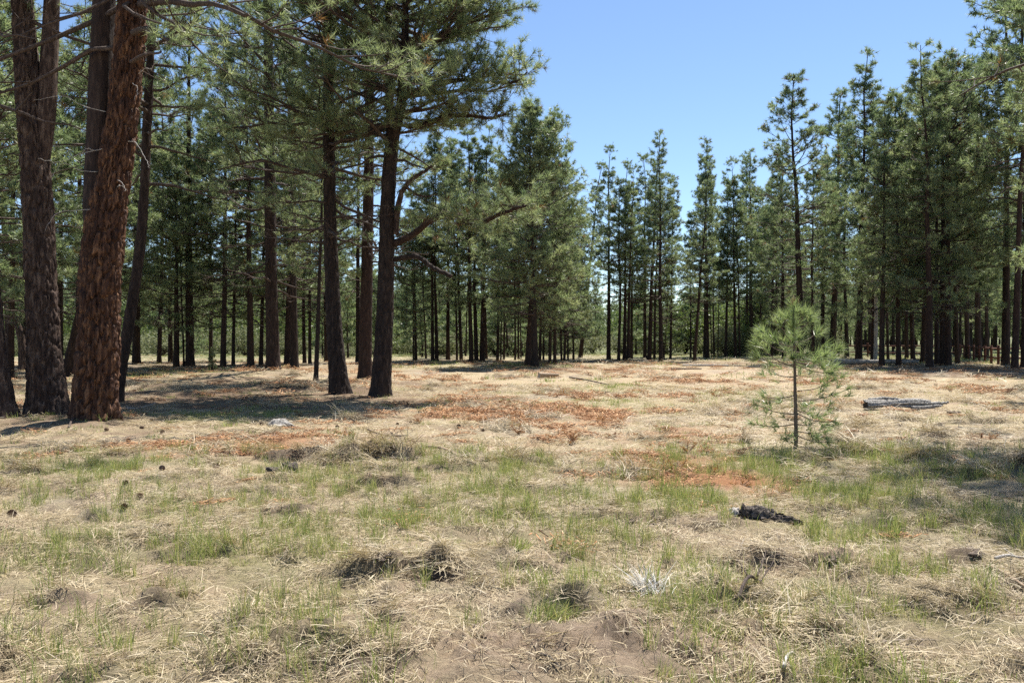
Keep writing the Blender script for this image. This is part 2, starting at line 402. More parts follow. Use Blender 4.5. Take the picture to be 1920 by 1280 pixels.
def make_ground():
    fa = np.radians(np.linspace(-50, 50, 520))
    ba = np.radians(np.linspace(50, 310, 70))[1:-1]
    ang = np.concatenate([fa, ba])
    r = [0.4, 1.0, 1.6, 2.1]
    while r[-1] < 95: r.append(r[-1] * 1.0068 if r[-1] > 2.6 else r[-1] * 1.03)
    while r[-1] < 4000: r.append(r[-1] * 1.18)
    r = np.array(r)
    A, Rr = np.meshgrid(ang, r)
    X = Rr * np.sin(A); Y = Rr * np.cos(A)
    Z = height(X, Y)
    far = np.clip((Rr - 150) / 400, 0, 1)
    Z = Z * (1 - far)
    nr, na = X.shape
    V = np.stack([X, Y, Z], -1).reshape(-1, 3)
    V = np.concatenate([V, [[0, 0, Z[0].mean()]]])
    i = np.arange(nr - 1)[:, None] * na; j = np.arange(na)[None, :]; j1 = (j + 1) % na
    Q = np.stack([i + j, i + na + j, i + na + j1, i + j1], -1).reshape(-1, 4)[:, ::-1]
    c = nr * na
    T = np.stack([np.full(na, c), np.arange(na), (np.arange(na) + 1) % na], -1)[:, ::-1]
    x, y = V[:, 0], V[:, 1]
    at_ = dict(rust=emask(RUST, x, y, 5), duff_shade=emask(DUFF_SHADE, x, y, 8), soil=soil_shade(x, y), green=emask(GREEN, x, y, 6), bare=emask(BARE, x, y, 7))
    # material
    m, nt, out = new_mat("clearing_ground")
    geo = N(nt, "ShaderNodeNewGeometry")
    def noise(scale, detail=6, rough=0.6):
        n = N(nt, "ShaderNodeTexNoise"); n.inputs["Scale"].default_value = scale
        n.inputs["Detail"].default_value = detail; n.inputs["Roughness"].default_value = rough
        nt.links.new(geo.outputs["Position"], n.inputs["Vector"]); return n.outputs["Fac"]
    def attr(k):
        a = N(nt, "ShaderNodeAttribute", attribute_name=k); return a.outputs["Fac"]
    n_big, n_mid, n_fine = noise(0.35, 5), noise(2.6, 8, 0.65), noise(34, 10, 0.82)
    straw = ramp(nt, n_fine, [(0.25, (0.14, 0.110, 0.070)), (0.45, (0.29, 0.240, 0.150)), (0.6, (0.41, 0.345, 0.21)), (0.8, (0.54, 0.475, 0.32))])
    dirt = ramp(nt, n_fine, [(0.25, (0.19, 0.138, 0.098)), (0.5, (0.36, 0.265, 0.188)), (0.75, (0.48, 0.37, 0.27))])
    grey = ramp(nt, n_fine, [(0.3, (0.15, 0.125, 0.105)), (0.7, (0.36, 0.31, 0.26))])
    c = mixc(nt, ramp(nt, n_mid, [(0.42, (0, 0, 0)), (0.6, (0.75, 0.75, 0.75))]), straw, dirt)
    c = mixc(nt, ramp(nt, n_big, [(0.52, (0, 0, 0)), (0.66, (0.6, 0.6, 0.6))]), c, grey)
    c = mixc(nt, math_node(nt, 'MULTIPLY', attr("bare"), 0.85), c, dirt)
    rust = ramp(nt, n_fine, [(0.25, (0.13, 0.062, 0.036)), (0.5, (0.30, 0.15, 0.078)), (0.75, (0.44, 0.255, 0.14))])
    c = mixc(nt, math_node(nt, 'MULTIPLY', math_node(nt, 'MULTIPLY', attr("rust"), attr("rust")), 0.7), c, rust)
    duff_shade = ramp(nt, n_fine, [(0.25, (0.06, 0.042, 0.03)), (0.5, (0.135, 0.092, 0.062)), (0.75, (0.24, 0.165, 0.11))])
    c = mixc(nt, math_node(nt, 'MULTIPLY', attr("duff_shade"), 0.92), c, duff_shade)  # brown duff, darkening the ground in place of tree shade too
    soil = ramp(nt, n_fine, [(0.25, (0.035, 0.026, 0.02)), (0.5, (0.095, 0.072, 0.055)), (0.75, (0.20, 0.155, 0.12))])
    c = mixc(nt, math_node(nt, 'MULTIPLY', attr("soil"), 0.72), c, soil)  # soil colour doubles as painted shade below the bank edges
    grn = ramp(nt, n_fine, [(0.3, (0.15, 0.16, 0.06)), (0.7, (0.32, 0.31, 0.14))])
    c = mixc(nt, math_node(nt, 'MULTIPLY', attr("green"), 0.45), c, grn)
    # dark meadow green, drawn in over the clearing's far edge as painted tree shade
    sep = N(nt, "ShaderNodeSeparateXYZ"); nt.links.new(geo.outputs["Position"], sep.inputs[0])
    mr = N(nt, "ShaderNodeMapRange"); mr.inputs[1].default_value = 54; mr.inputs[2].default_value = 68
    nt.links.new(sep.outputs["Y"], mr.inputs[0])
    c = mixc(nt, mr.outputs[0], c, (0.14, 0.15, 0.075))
    p = N(nt, "ShaderNodeBsdfPrincipled"); p.inputs["Roughness"].default_value = 0.95
    p.inputs["Specular IOR Level"].default_value = 0.1
    nt.links.new(c, p.inputs["Base Color"])
    b = N(nt, "ShaderNodeBump"); b.inputs["Strength"].default_value = 1.0; b.inputs["Distance"].default_value = 0.035
    nt.links.new(n_fine, b.inputs["Height"]); nt.links.new(b.outputs[0], p.inputs["Normal"])
    nt.links.new(p.outputs[0], out.inputs[0])
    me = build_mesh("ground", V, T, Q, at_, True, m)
    o = link("ground", me, kind="structure")
    o["label"] = "uneven clearing floor of dry grass, bare soil and rusty litter"
make_ground()

# ------------------------------------------------------------------ pines
def trunk_mesh(name, C, R, sides, step, mat, seed, depth=0.0, plate=(0.11, 0.34), flare=True, ztop=None):
    """C: centre points (n,3) bottom to top, R radii; bark plates displaced along the normal"""
    C = np.asarray(C, float); R = np.asarray(R, float)
    z = C[:, 2]
    zz = [z[0]]
    while zz[-1] < z[-1]:
        s = step if (ztop is None or zz[-1] < ztop) else step * 8
        zz.append(zz[-1] + s)
    zz = np.array(zz); zz[-1] = z[-1]
    # smooth interpolation of the centre line
    def sm(a):
        v = np.interp(zz, z, a)
        if len(zz) > 12:
            k = max(3, int(0.5 / step)) | 1
            pad = k // 2
            vp = np.concatenate([2 * v[0] - v[pad:0:-1], v, 2 * v[-1] - v[-2:-pad - 2:-1]])
            v = np.convolve(vp, np.ones(k) / k, 'valid')
        return v
    cx, cy_, rr = sm(C[:, 0]), sm(C[:, 1]), np.maximum(sm(R), 0.006)
    ang = np.arange(sides) * 2 * np.pi / sides
    A, Zg = np.meshgrid(ang, zz)
    r = np.repeat(rr[:, None], sides, 1)
    rng = np.random.default_rng(seed)
    zr = Zg - 0.0
    if flare:
        lob = 0.5 + 0.5 * np.cos(A * 5 + rng.uniform(0, 6)) * 0.6 + 0.4 * np.cos(A * 3 + rng.uniform(0, 6)) * 0.5
        r = r * (1 + (0.06 + 0.26 * lob) * np.exp(-np.maximum(zr, 0) / 0.27))
    r = r * (1 + 0.05 * np.cos(A * 2 + rng.uniform(0, 6)) + 0.03 * np.cos(A * 3 + Zg * 0.6))
    if depth > 0:
        r0 = R[0]
        cells = max(6, int(2 * np.pi * r0 / plate[0]))
        wv = 0.7 * (vnoise(A / (2 * np.pi) * cells * 0.7, Zg * 2.2, seed, wrap=max(2, int(cells * 0.7))) - 0.5)
        u = A / (2 * np.pi) * cells + wv
        f1, e, idv = worley(u, Zg / plate[1] + 0.5 * wv, seed, cells)
        plateh = np.clip(e / 0.28, 0, 1) ** 0.7
        fine = vnoise(A / (2 * np.pi) * cells * 4, Zg * 14, seed + 4, wrap=cells * 4) - 0.5
        r = r + depth * (plateh - 0.6) + depth * 0.5 * (idv - 0.5) * plateh + depth * 0.45 * fine
    X = cx[:, None] + r * np.cos(A); Y = cy_[:, None] + r * np.sin(A)
    V = np.stack([X, Y, Zg], -1).reshape(-1, 3)
    n = len(zz)
    i = np.arange(n - 1)[:, None] * sides; j = np.arange(sides)[None, :]; j1 = (j + 1) % sides
    Q = np.stack([i + j, i + j1, i + sides + j1, i + sides + j], -1).reshape(-1, 4)
    return build_mesh(name, V, None, Q, None, True, mat)

def crown_geo(seed, axis, zb, zt, Rmax, nb, ns, nt_, nn, nlen, nwid, prof='cone', e_lo=-18, e_hi=45, curl=0.15, brk=5, sub_max=1.4, rad0=0.045,
              tuft_skip=0.0, dead=0, tint0=0.5, keep=None, extra_tip=True, sway=0.0):
    """branches + needle tufts round an axis function axis(z)->(x,y) arrays"""
    g = np.random.default_rng(seed)
    t = np.sort(g.uniform(0, 1, nb) ** 0.78)
    z0 = zb + t * (zt - zb)
    az = np.arange(nb) * 2.399963 + g.uniform(-0.7, 0.7, nb)
    if prof == 'cone':
        R = Rmax * (1 - t) ** 0.75 * (0.75 + 0.25 * np.clip(t / 0.12, 0, 1))
    elif prof == 'column':
        R = Rmax * np.clip((1 - t) / 0.55, 0, 1) ** 0.7 * (0.6 + 0.4 * np.clip(t / 0.25, 0, 1))
    else:
        R = Rmax * np.sqrt(np.clip(1 - ((t - 0.4) / 0.62) ** 2, 0.02, 1))
    L = np.maximum(R * g.uniform(0.6, 1.12, nb), np.minimum(0.5, 0.2 * Rmax) * g.uniform(.7, 1.2, nb))
    # ragged outline: whole sides of some storeys are shorter
    L *= 0.72 + 0.55 * vnoise(az / (2 * np.pi) * 3 + 10, z0 * 0.8, seed)
    e = np.radians(e_lo + (e_hi - e_lo) * t ** 1.1 + g.normal(0, 9, nb))
    ax, ay = axis(z0)
    if keep is not None:
        k = keep(az % (2 * np.pi), z0, g)
        az, z0, L, e, ax, ay, t = (q[k] for q in (az, z0, L, e, ax, ay, t))
        nb = len(az)
    n = 7
    s = np.linspace(0, 1, n)[None, :]
    cur = curl * g.uniform(-0.5, 1.3, nb)[:, None]
    wob = np.cumsum(g.normal(0, 0.03, (nb, n)), 1); wob[:, 0] = 0
    wz = np.cumsum(g.normal(0, 0.022, (nb, n)), 1); wz[:, 0] = 0
    hx = s * np.cos(e)[:, None] * L[:, None]
    P = np.stack([ax[:, None] + hx * np.cos(az)[:, None] - np.sin(az)[:, None] * wob * L[:, None],
                  ay[:, None] + hx * np.sin(az)[:, None] + np.cos(az)[:, None] * wob * L[:, None],
                  z0[:, None] + L[:, None] * (np.sin(e)[:, None] * s + cur * s ** 2 + wz)], -1)
    rb = np.clip(rad0 * (L / Rmax) ** 0.8, 0.008, 1)[:, None] * (1 - 0.8 * s)
    parts = [tubes(P, rb, brk)]
    # side branches
    cnt = np.maximum(2, np.round(ns * (L / Rmax) ** 0.7 * g.uniform(0.8, 1.2, nb))).astype(int)
    if dead:
        cnt[:dead] = np.minimum(cnt[:dead], 3)
    ib = np.repeat(np.arange(nb), cnt)
    sb = g.uniform(0.22, 1.0, len(ib)) ** 0.8
    def lerp(P, i, s):
        f = s * (P.shape[1] - 1); a = np.minimum(f.astype(int), P.shape[1] - 2); w = (f - a)[:, None]
        return P[i, a] * (1 - w) + P[i, a + 1] * w
    O = lerp(P, ib, sb)
    sg = np.where(g.uniform(size=len(ib)) < 0.5, -1, 1)
    saz = az[ib] + sg * np.radians(g.uniform(22, 72, len(ib)))
    Ls = np.minimum(L[ib] * (0.55 * (1 - sb) + 0.16) * g.uniform(0.7, 1.25, len(ib)), sub_max)
    Ls = np.maximum(Ls, 0.18)
    se = e[ib] * 0.5 + np.radians(g.normal(6, 16, len(ib)))
    s4 = np.linspace(0, 1, 4)[None, :]
    up = g.uniform(0.0, 0.45, len(ib))[:, None]
    w2 = g.normal(0, 0.05, (len(ib), 4)); w2[:, 0] = 0
    S = np.stack([O[:, 0:1] + Ls[:, None] * (np.cos(se) * np.cos(saz))[:, None] * s4 - np.sin(saz)[:, None] * w2 * Ls[:, None],
                  O[:, 1:2] + Ls[:, None] * (np.cos(se) * np.sin(saz))[:, None] * s4 + np.cos(saz)[:, None] * w2 * Ls[:, None],
                  O[:, 2:3] + Ls[:, None] * (np.sin(se)[:, None] * s4 + up * s4 ** 2)], -1)
    rs = np.clip(0.014 * Ls, 0.004, 0.02)[:, None] * (1.15 - 0.75 * s4)
    parts.append(tubes(S, rs, 3))
    # twigs
    it = np.repeat(np.arange(len(ib)), nt_)
    st = g.uniform(0.3, 1.0, len(it))
    O2 = lerp(S, it, st)
    taz = saz[it] + np.radians(g.uniform(-75, 75, len(it)))
    te = np.radians(g.uniform(-8, 55, len(it)))
    Lt = g.uniform(0.12, 0.36, len(it))
    D = np.stack([np.cos(te) * np.cos(taz), np.cos(te) * np.sin(taz), np.sin(te)], -1)
    E2 = O2 + D * Lt[:, None]
    Tw = np.stack([O2, E2], 1)
    parts.append(tubes(Tw, np.broadcast_to(np.array([[0.007, 0.004]]), (len(it), 2)), 3))
    wood = merge(parts)
    TP = [E2, S[:, -1], P[:, -1]]
    dS = S[:, -1] - S[:, -2]; dP = P[:, -1] - P[:, -2]
    TA = [D, dS, dP]
    br = np.concatenate([ib[it], ib, np.arange(nb)])
    TP = np.concatenate(TP); TA = np.concatenate(TA)
    TA /= np.linalg.norm(TA, axis=1, keepdims=True) + 1e-9
    ok = g.uniform(size=len(TP)) >= tuft_skip
    if dead: ok &= br >= dead
    TP, TA, br = TP[ok], TA[ok], br[ok]
    V, T = needles(g, TP, TA, nn, nlen, nwid)
    tint = tint0 + 0.22 * g.normal(size=len(TP)) + 0.10 * g.normal(size=nb)[br]
    tint = np.clip(tint, 0.12, 1)
    tint[g.uniform(size=len(TP)) < 0.03] = 0.02
    return wood, (V, T, np.repeat(tint, nn * 3))

def crown_meshes(name, *a, **k):
    wood, (V, T, tint) = crown_geo(*a, **k)
    bw = build_mesh(name + "_branches", wood[0], None, wood[1], None, True, M_TWIG)
    cr = build_mesh(name + "_needles", V, T, None, dict(tint=tint), False, M_NEEDLE)
    return bw, cr

def straight(z): return np.zeros_like(z), np.zeros_like(z)

# ---- templates for the many pines further off: (trunk, branches, needles, height, base radius)
TPL = {}
def template(key, seed, H, rbase, zb, Rmax, nb, ns, nt_, nn, prof, e_lo=-15, e_hi=48, skip=0.0, dead=4, nlen=0.27, nwid=0.032, wig=0.10, tint0=0.5):
    g = np.random.default_rng(seed)
    kz = np.linspace(-0.3, H, 9)
    ox = np.cumsum(g.normal(0, wig, 9)) * np.linspace(0, 1, 9); oy = np.cumsum(g.normal(0, wig, 9)) * np.linspace(0, 1, 9)
    rad = rbase * (1 - 0.93 * np.clip(kz / H, 0, 1) ** 0.95)
    tm = trunk_mesh(key + "_trunk", np.stack([ox, oy, kz], -1), rad, 12, 0.25, M_BARK, seed, depth=0.018, plate=(0.16, 0.5))
    axis = lambda z: (np.interp(z, kz, ox), np.interp(z, kz, oy))
    bw, cr = crown_meshes(key, seed + 1, axis, zb, H - 0.15, Rmax, nb, ns, nt_, nn, nlen, nwid, prof, e_lo, e_hi, dead=dead, tuft_skip=skip, tint0=tint0, brk=4)
    TPL[key] = (tm, bw, cr, H)

template("tall_a", 101, 18, .21, 3.2, 2.7, 88, 8, 3, 14, 'column')
template("tall_b", 111, 18, .21, 4.6, 2.4, 74, 8, 3, 14, 'column', skip=.05)
template("tall_c", 121, 18, .21, 2.4, 3.0, 96, 8, 3, 14, 'cone')
template("tall_d", 131, 18, .21, 5.0, 2.6, 70, 8, 3, 14, 'cone', skip=.05)
template("airy_a", 201, 18, .21, 2.9, 2.6, 98, 7, 4, 13, 'cone', e_hi=58, dead=8, nlen=.23, nwid=.027)
template("airy_b", 211, 18, .21, 3.5, 2.4, 88, 7, 4, 13, 'cone', e_hi=58, dead=9, nlen=.23, nwid=.027)
template("airy_c", 221, 18, .21, 2.3, 2.7, 100, 7, 4, 13, 'cone', e_hi=55, dead=9, nlen=.23, nwid=.027)
template("full_a", 141, 14, .24, 2.3, 3.6, 104, 10, 3, 14, 'cone', e_lo=-16, e_hi=55, tint0=.62)
template("full_b", 151, 14, .24, 1.8, 3.3, 100, 10, 3, 14, 'egg', e_lo=-18, e_hi=50, tint0=.55)
template("pole_a", 161, 15, .12, 5.4, 1.7, 52, 7, 3, 14, 'column', skip=.05)
template("pole_b", 171, 15, .12, 7.0, 1.9, 44, 7, 3, 14, 'cone', skip=.1)
template("small_a", 181, 7, .09, 1.2, 1.9, 54, 8, 3, 14, 'cone', e_lo=-5, e_hi=50, dead=0, tint0=.65)
template("small_b", 191, 7, .09, 0.5, 1.6, 50, 8, 3, 14, 'cone', e_lo=0, e_hi=50, dead=0, tint0=.6)

ORD = ("first second third fourth fifth sixth seventh eighth ninth tenth eleventh twelfth thirteenth fourteenth fifteenth sixteenth seventeenth eighteenth nineteenth "
       "twentieth twenty-first twenty-second twenty-third twenty-fourth twenty-fifth twenty-sixth twenty-seventh twenty-eighth").split()
RNG = random.Random(4)
def place(key, px, py, top_py, wpx, label, group, lean=None, name="pine_tree", xy=None, H=None, r=None, wide=1.0):
    """one pine: where its foot stands, how tall it is, how thick at eye level"""
    tm, bw, cr, H0 = TPL[key]
    if xy is None:
        x, y = at(px, py)
    else:
        x, y = xy
    d = y
    if H is None:
        H = EYE + (HOR - top_py) / F * d
    if r is None:
        r = max(wpx / 2 / F * d, 0.03)
    r0 = {"tall": .21, "airy": .21, "full": .24, "pole": .12, "smal": .09}[key[:4]]
    s = H / H0
    root = thing(name, label, "tree", (x, y, gz(x, y)), RNG.uniform(0, 6.28), group)
    if lean is None: lean = RNG.gauss(0, .018) * H * F / d
    if True:
        # lean sideways by px at the top
        a = math.atan2(lean / F * d, H)
        root.rotation_mode = 'QUATERNION'
        from mathutils import Quaternion
        root.rotation_quaternion = Quaternion((0, 1, 0), a) @ Quaternion((1, 0, 0), RNG.gauss(0, .015)) @ Quaternion((0, 0, 1), RNG.uniform(0, 6.28))
    w = s * RNG.uniform(0.9, 1.12) * wide
    t = link("trunk", tm, root); t.scale = (r / r0, r / r0, s)
    b = link("branches", bw, root, kind="stuff"); b.scale = (w, w, s)
    c = link("crown", cr, root, kind="stuff"); c.scale = (w, w, s)
    return root

G_EDGE = "pines standing in a row along the far edge of the clearing"
L_EDGE = "slim straight pine in the row along the far edge of the clearing"
G_LEFT = "pines in the shady wood behind the two thick leaning trunks"
L_LEFT = "pine in the shady wood between the orange-barked pine and the forked pine"
G_CLUMP = "thin pines crowded round the broad bushy pine"
L_CLUMP = "thin dark pine stem crowded beside the broad bushy low-branched pine"
G_RIGHT = "dark pines in the wood before the rail fence"
L_RIGHT = "tall dark-trunked pine in the wood beside the red rail fence"
G_BACK = "pines deep in the wood behind the rail fence"
L_BACK = "pine deep in the shaded wood on the far side of the rail fence"
G_LBACK = "pines at the back of the left wood"
L_LBACK = "far pine at the back of the wood, towards the green meadow"
G_POLE = "pole-thin young pines along the far edge"
L_POLE = "pole-thin young pine squeezed in between thicker trunks at the clearing's far edge"

# left wood (px, py, top, width, kind)
LW, CL, CR, RW, FE = [], [], [], [], []
for px, py, top, w, k in [(255, 682, -40, 15, "airy_c"), (298, 681, 120, 9, "tall_c"), (356, 685, -60, 16, "airy_c"), (418, 688, 30, 11, "tall_c"), (470, 688, -20, 13, "airy_c"),
                          (552, 690, 20, 15, "tall_c"), (538, 684, 90, 11, "tall_c"), (489, 683, 180, 8, "airy_c"), (612, 678, 160, 8, "tall_c"), (671, 680, 60, 9, "airy_c"),
                          (571, 680, 200, 7, "tall_d"), (581, 681, 240, 7, "full_b"), (437, 684, 230, 7, "full_b"), (42, 690, 10, 16, "airy_c"), (345, 685, 330, 4, "pole_a"),
                          (592, 713, 120, 9, "tall_b"), (18, 684, -60, 12, "tall_c"), (150, 684, -20, 14, "tall_c"), (320, 678, 260, 9, "full_b"), (395, 677, 210, 8, "tall_c"), (505, 676, 230, 9, "tall_c"), (205, 690, -60, 11, "airy_c")]:
    LW.append((px, place(k, px, py, top, w, L_LEFT, G_LEFT)))
for i, (px, o) in enumerate(sorted([q for q in LW if q[0] > 190], key=lambda q: q[0])):
    o["label"] = ORD[i] + " trunk counted from the orange-barked pine towards the forked pine"
place("tall_b", 122, 701, -80, 20, "dark slender pine leaning right between the two thickest trunks", None, lean=200)
# clump round the broad pine
for px, py, top, w, k in [(780, 677, 420, 6, "full_b"), (799, 676, 330, 4, "pole_a"), (811, 678, 250, 7, "tall_b"), (819, 678, 262, 7, "tall_d"), (840, 676, 275, 8, "tall_a"),
                          (857, 677, 320, 4, "pole_b"), (865, 677, 285, 7, "tall_b"), (873, 672, 350, 3, "pole_a"), (884, 681, 252, 9, "tall_a"), (893, 680, 300, 9, "tall_d"), (904, 680, 246, 10, "tall_c"),
                          (912, 676, 335, 5, "pole_b"), (933, 677, 300, 6, "tall_b"), (939, 677, 390, 3, "pole_a"), (945, 676, 350, 4, "pole_b"), (966, 677, 320, 4, "tall_a"),
                          (972, 676, 290, 4, "pole_a"), (977, 673, 350, 3, "pole_b"), (1012, 680, 270, 6, "tall_b"), (1019, 678, 290, 4, "tall_a"), (1031, 684, 300, 6, "tall_c"), (1040, 684, 330, 7, "full_b"),
                          (1053, 680, 400, 4, "full_a"), (1058, 680, 400, 5, "pole_a"), (1065, 678, 420, 4, "full_b"), (1075, 676, 470, 4, "small_a"), (775, 677, 380, 3, "pole_b")]:
    (CL if px < 990 else CR).append((px, place(k, px, py, top, w, L_CLUMP, G_CLUMP)))
for i, (px, o) in enumerate(sorted(CL, key=lambda q: -q[0])):
    o["label"] = ORD[i] + " thin stem from the bushy pine's paired trunks towards the forked pine"
for i, (px, o) in enumerate(sorted(CR, key=lambda q: q[0])):
    o["label"] = ORD[i] + " thin stem from the bushy pine's paired trunks towards the open row"
place("full_b", 990, 690, 240, 13, "dark-barked pine standing tight against the reddish trunk of the bushy pine", None)
place("full_a", 1003, 692, 196, 14, "broad bushy pine with low green boughs and reddish trunk", None)
# the open row
for px, py, top, w, k, ln in [(1088, 673, 312, 8, "airy_b", 35), (1141, 675, 282, 8, "airy_b", 0), (1160, 677, 335, 6, "pole_a", 8), (1171, 676, 312, 7, "airy_b", 0), (1178, 677, 345, 7, "pole_b", -4),
                              (1184, 673, 322, 6, "airy_b", 0), (1209, 673, 300, 7, "airy_b", 2), (1217, 675, 286, 9, "airy_a", 14), (1227, 674, 350, 5, "pole_a", 14), (1239, 678, 250, 8, "airy_a", 0),
                              (1257, 674, 335, 5, "airy_c", 8), (1302, 677, 310, 7, "airy_b", 24), (1321, 670, 272, 6, "airy_c", 0),
                              (1327, 671, 300, 6, "airy_b", 0), (1361, 669, 330, 6, "airy_a", 4), (1379, 670, 306, 6, "airy_b", -6), (1400, 666, 300, 6, "airy_c", 0), (1409, 667, 284, 8, "airy_a", 0)]:
    FE.append((px, place(k, px, py, top, w, L_EDGE, G_EDGE, lean=ln)))
for i, (px, o) in enumerate(sorted(FE, key=lambda q: q[0])):
    o["label"] = ORD[i] + " slim pine of the open far row, counted from the bushy pine towards the sapling"
for px, py, top, w, k in [(1245, 675, 480, 2, "pole_b"), (1295, 672, 400, 4, "pole_a"), (1335, 670, 440, 2, "pole_a"), (1339, 668, 380, 4, "pole_b"), (1346, 671, 430, 2, "pole_b"), (1387, 670, 340, 4, "pole_a"), (1425, 668, 360, 4, "pole_b")]:
    place(k, px, py, top, w, L_POLE, G_POLE, lean=RNG.uniform(-12, 16))
# right wood
place("tall_a", 1500, 682, 150, 15, "thick tall pine rising behind the young sapling's top", None)
place("tall_c", 1610, 677, 104, 12, "tall pine with dark trunk standing just behind the grey fallen log", None, lean=18)
place("tall_b", 1653, 687, 190, 10, "reddish-trunked pine standing in front of the grey fallen log", None)
place("tall_b", 1560, 668, 174, 13, "tall pine with a swollen red-brown foot at the left end of the rail fence", None)
for px, py, top, w, k in [(1525, 676, 300, 7, "tall_b"), (1543, 672, 330, 6, "tall_c"), (1588, 670, 240, 8, "tall_d"), (1636, 676, 200, 8, "tall_a"), (1665, 674, 300, 5, "pole_a"),
                          (1685, 686, 180, 10, "full_a"), (1712, 676, 230, 9, "tall_c"), (1730, 680, 140, 9, "full_a"), (1743, 690, 93, 13, "tall_c"), (1757, 684, 200, 9, "tall_b"), (1768, 686, 90, 12, "tall_c"), (1778, 687, 150, 12, "full_b"),
                          (1815, 672, 160, 10, "tall_c"), (1835, 670, 190, 12, "tall_a"), (1850, 668, 230, 8, "tall_b"), (1885, 684, -120, 14, "tall_b"), (1902, 694, -160, 13, "tall_d"), (1921, 690, -100, 13, "tall_b"), (1700, 672, 250, 7, "tall_a"), (1795, 680, 140, 8, "tall_a"),
                          (1470, 672, 260, 8, "tall_c"), (1448, 669, 320, 5, "tall_b"), (1960, 690, -200, 14, "tall_c"), (2010, 684, -150, 14, "tall_c")]:
    RW.append((px, place(k, px, py, top, w, L_RIGHT, G_RIGHT)))
for i, (px, o) in enumerate(sorted(RW, key=lambda q: q[0])):
    o["label"] = ORD[i] + " dark pine of the fence-side wood, counted away from the open far row"

# deeper in the woods
g = random.Random(12)
for i in range(34):
    px = g.uniform(1430, 2150); d = g.uniform(76, 118)
    place(g.choice(["tall_a", "tall_c", "full_a", "full_b", "tall_b"]), 0, 0, 0, 0, L_BACK, G_BACK, xy=((px - 960) / F * d, d), H=g.uniform(13, 19), r=g.uniform(.12, .24))
for i in range(20):
    px = g.uniform(-260, 900); d = g.uniform(88, 125)
    place(g.choice(["airy_a", "tall_c", "full_a", "airy_c", "tall_d"]), 0, 0, 0, 0, L_LBACK, G_LBACK, xy=((px - 960) / F * d, d), H=g.uniform(12, 18), r=g.uniform(.12, .22))
for i in range(5):
    px = g.uniform(-330, -40); d = g.uniform(30, 60)
    place(g.choice(["tall_a", "tall_c", "full_a"]), 0, 0, 0, 0, L_LEFT, G_LEFT, xy=((px - 960) / F * d, d), H=g.uniform(14, 19), r=g.uniform(.16, .26))
for px, d, k, H in [(-30, 28, "full_b", 13), (18, 34, "full_a", 15), (112, 37, "full_b", 14), (330, 47, "full_b", 12), (215, 52, "full_a", 14)]:
    place(k, 0, 0, 0, 0, "low-branched bushy pine in the wood behind the two thickest trunks", "bushy pines behind the thick trunks", xy=((px - 960) / F * d, d), H=H, r=.17)
for i in range(20):
    px = g.uniform(180, 1440); d = g.uniform(64, 82)
    place(g.choice(["small_a", "small_b"]), 0, 0, 0, 0, "short bushy young pine filling a gap between the far trunks", "short bushy pines between the far trunks", xy=((px - 960) / F * d, d), H=g.uniform(4, 8), r=.09, wide=g.uniform(1., 1.4))
# pines to the right of the view, whose shade reaches into the clearing
for x, y, H, k in [(16.2, 23.0, 17, "tall_d"), (19.2, 27.0, 18, "tall_c"), (24, 32.5, 18, "tall_c"), (18.2, 19.5, 15, "full_b")]:
    place(k, 0, 0, 0, 0, "tall pine at the clearing's right side shading the grass by the fallen log", "pines shading the right side of the clearing", xy=(x, y), H=H, r=.24)

# ---- the near pines, each its own shape
def SUNNY(az, z, g):
    """few boughs on the side where the open clearing has let the trunk stay bare"""
    d = np.abs((az - (math.pi / 2 - SUN_AZ) + math.pi) % (2 * math.pi) - math.pi)
    f = np.abs((az + math.pi / 2 + math.pi) % (2 * math.pi) - math.pi)
    return ((d > 0.75) | (z > 14)) & ((f > 0.7) | (z > 10))
def near_pine(label, d, line, H, crown, mat, sides, step, depth, seed, plate=(0.11, 0.34), top_r=0.05, ztop=9.5, slim=1.0):
    """line: (px, py, width px) along the trunk in the plane at distance d"""
    pts = []; rad = []
    for px, py, w in line:
        w *= slim
        pts.append(((px - 960) / F * d, 0.0, EYE + (HOR - py) / F * d)); rad.append(w / 2 / F * d)
    bx = pts[0][0]; bz = gz(bx, d)
    pts = [(p[0] - bx, 0, p[2]) for p in pts]
    pts[0] = (0, 0, -0.35)
    dirx = (pts[-1][0] - pts[-2][0]) / (pts[-1][2] - pts[-2][2])
    if H > pts[-1][2]:
        pts.append((pts[-1][0] + dirx * 0.5 * (H - pts[-1][2]), 0, H)); rad.append(top_r)
    pts = np.array(pts); rad = np.array(rad)
    root = thing("pine_tree", label, "tree", (bx, d, bz))
    link("trunk", trunk_mesh("near_trunk", pts, rad, sides, step, mat, seed, depth, plate, ztop=ztop), root)
    ax = lambda z: (np.interp(z, pts[:, 2], pts[:, 0]), np.zeros_like(z))
    if crown:
        bw, cr = crown_meshes("near_crown", seed + 5, ax, crown["zb"], H - 0.2, crown["R"], crown["nb"], crown.get("ns", 9), crown.get("nt", 3), crown.get("nn", 26),
                              crown.get("nlen", 0.21), crown.get("nwid", 0.0115), crown.get("prof", "egg"), crown.get("e_lo", -22), crown.get("e_hi", 45),
                              dead=crown.get("dead", 6), rad0=crown.get("rad0", 0.06), sub_max=1.7, tint0=crown.get("tint0", .5), keep=crown.get("keep", SUNNY if crown.get("open") else None), curl=crown.get("curl", .12))
        link("branches", bw, root, kind="stuff"); link("crown", cr, root, kind="stuff")
    return root, pts, rad

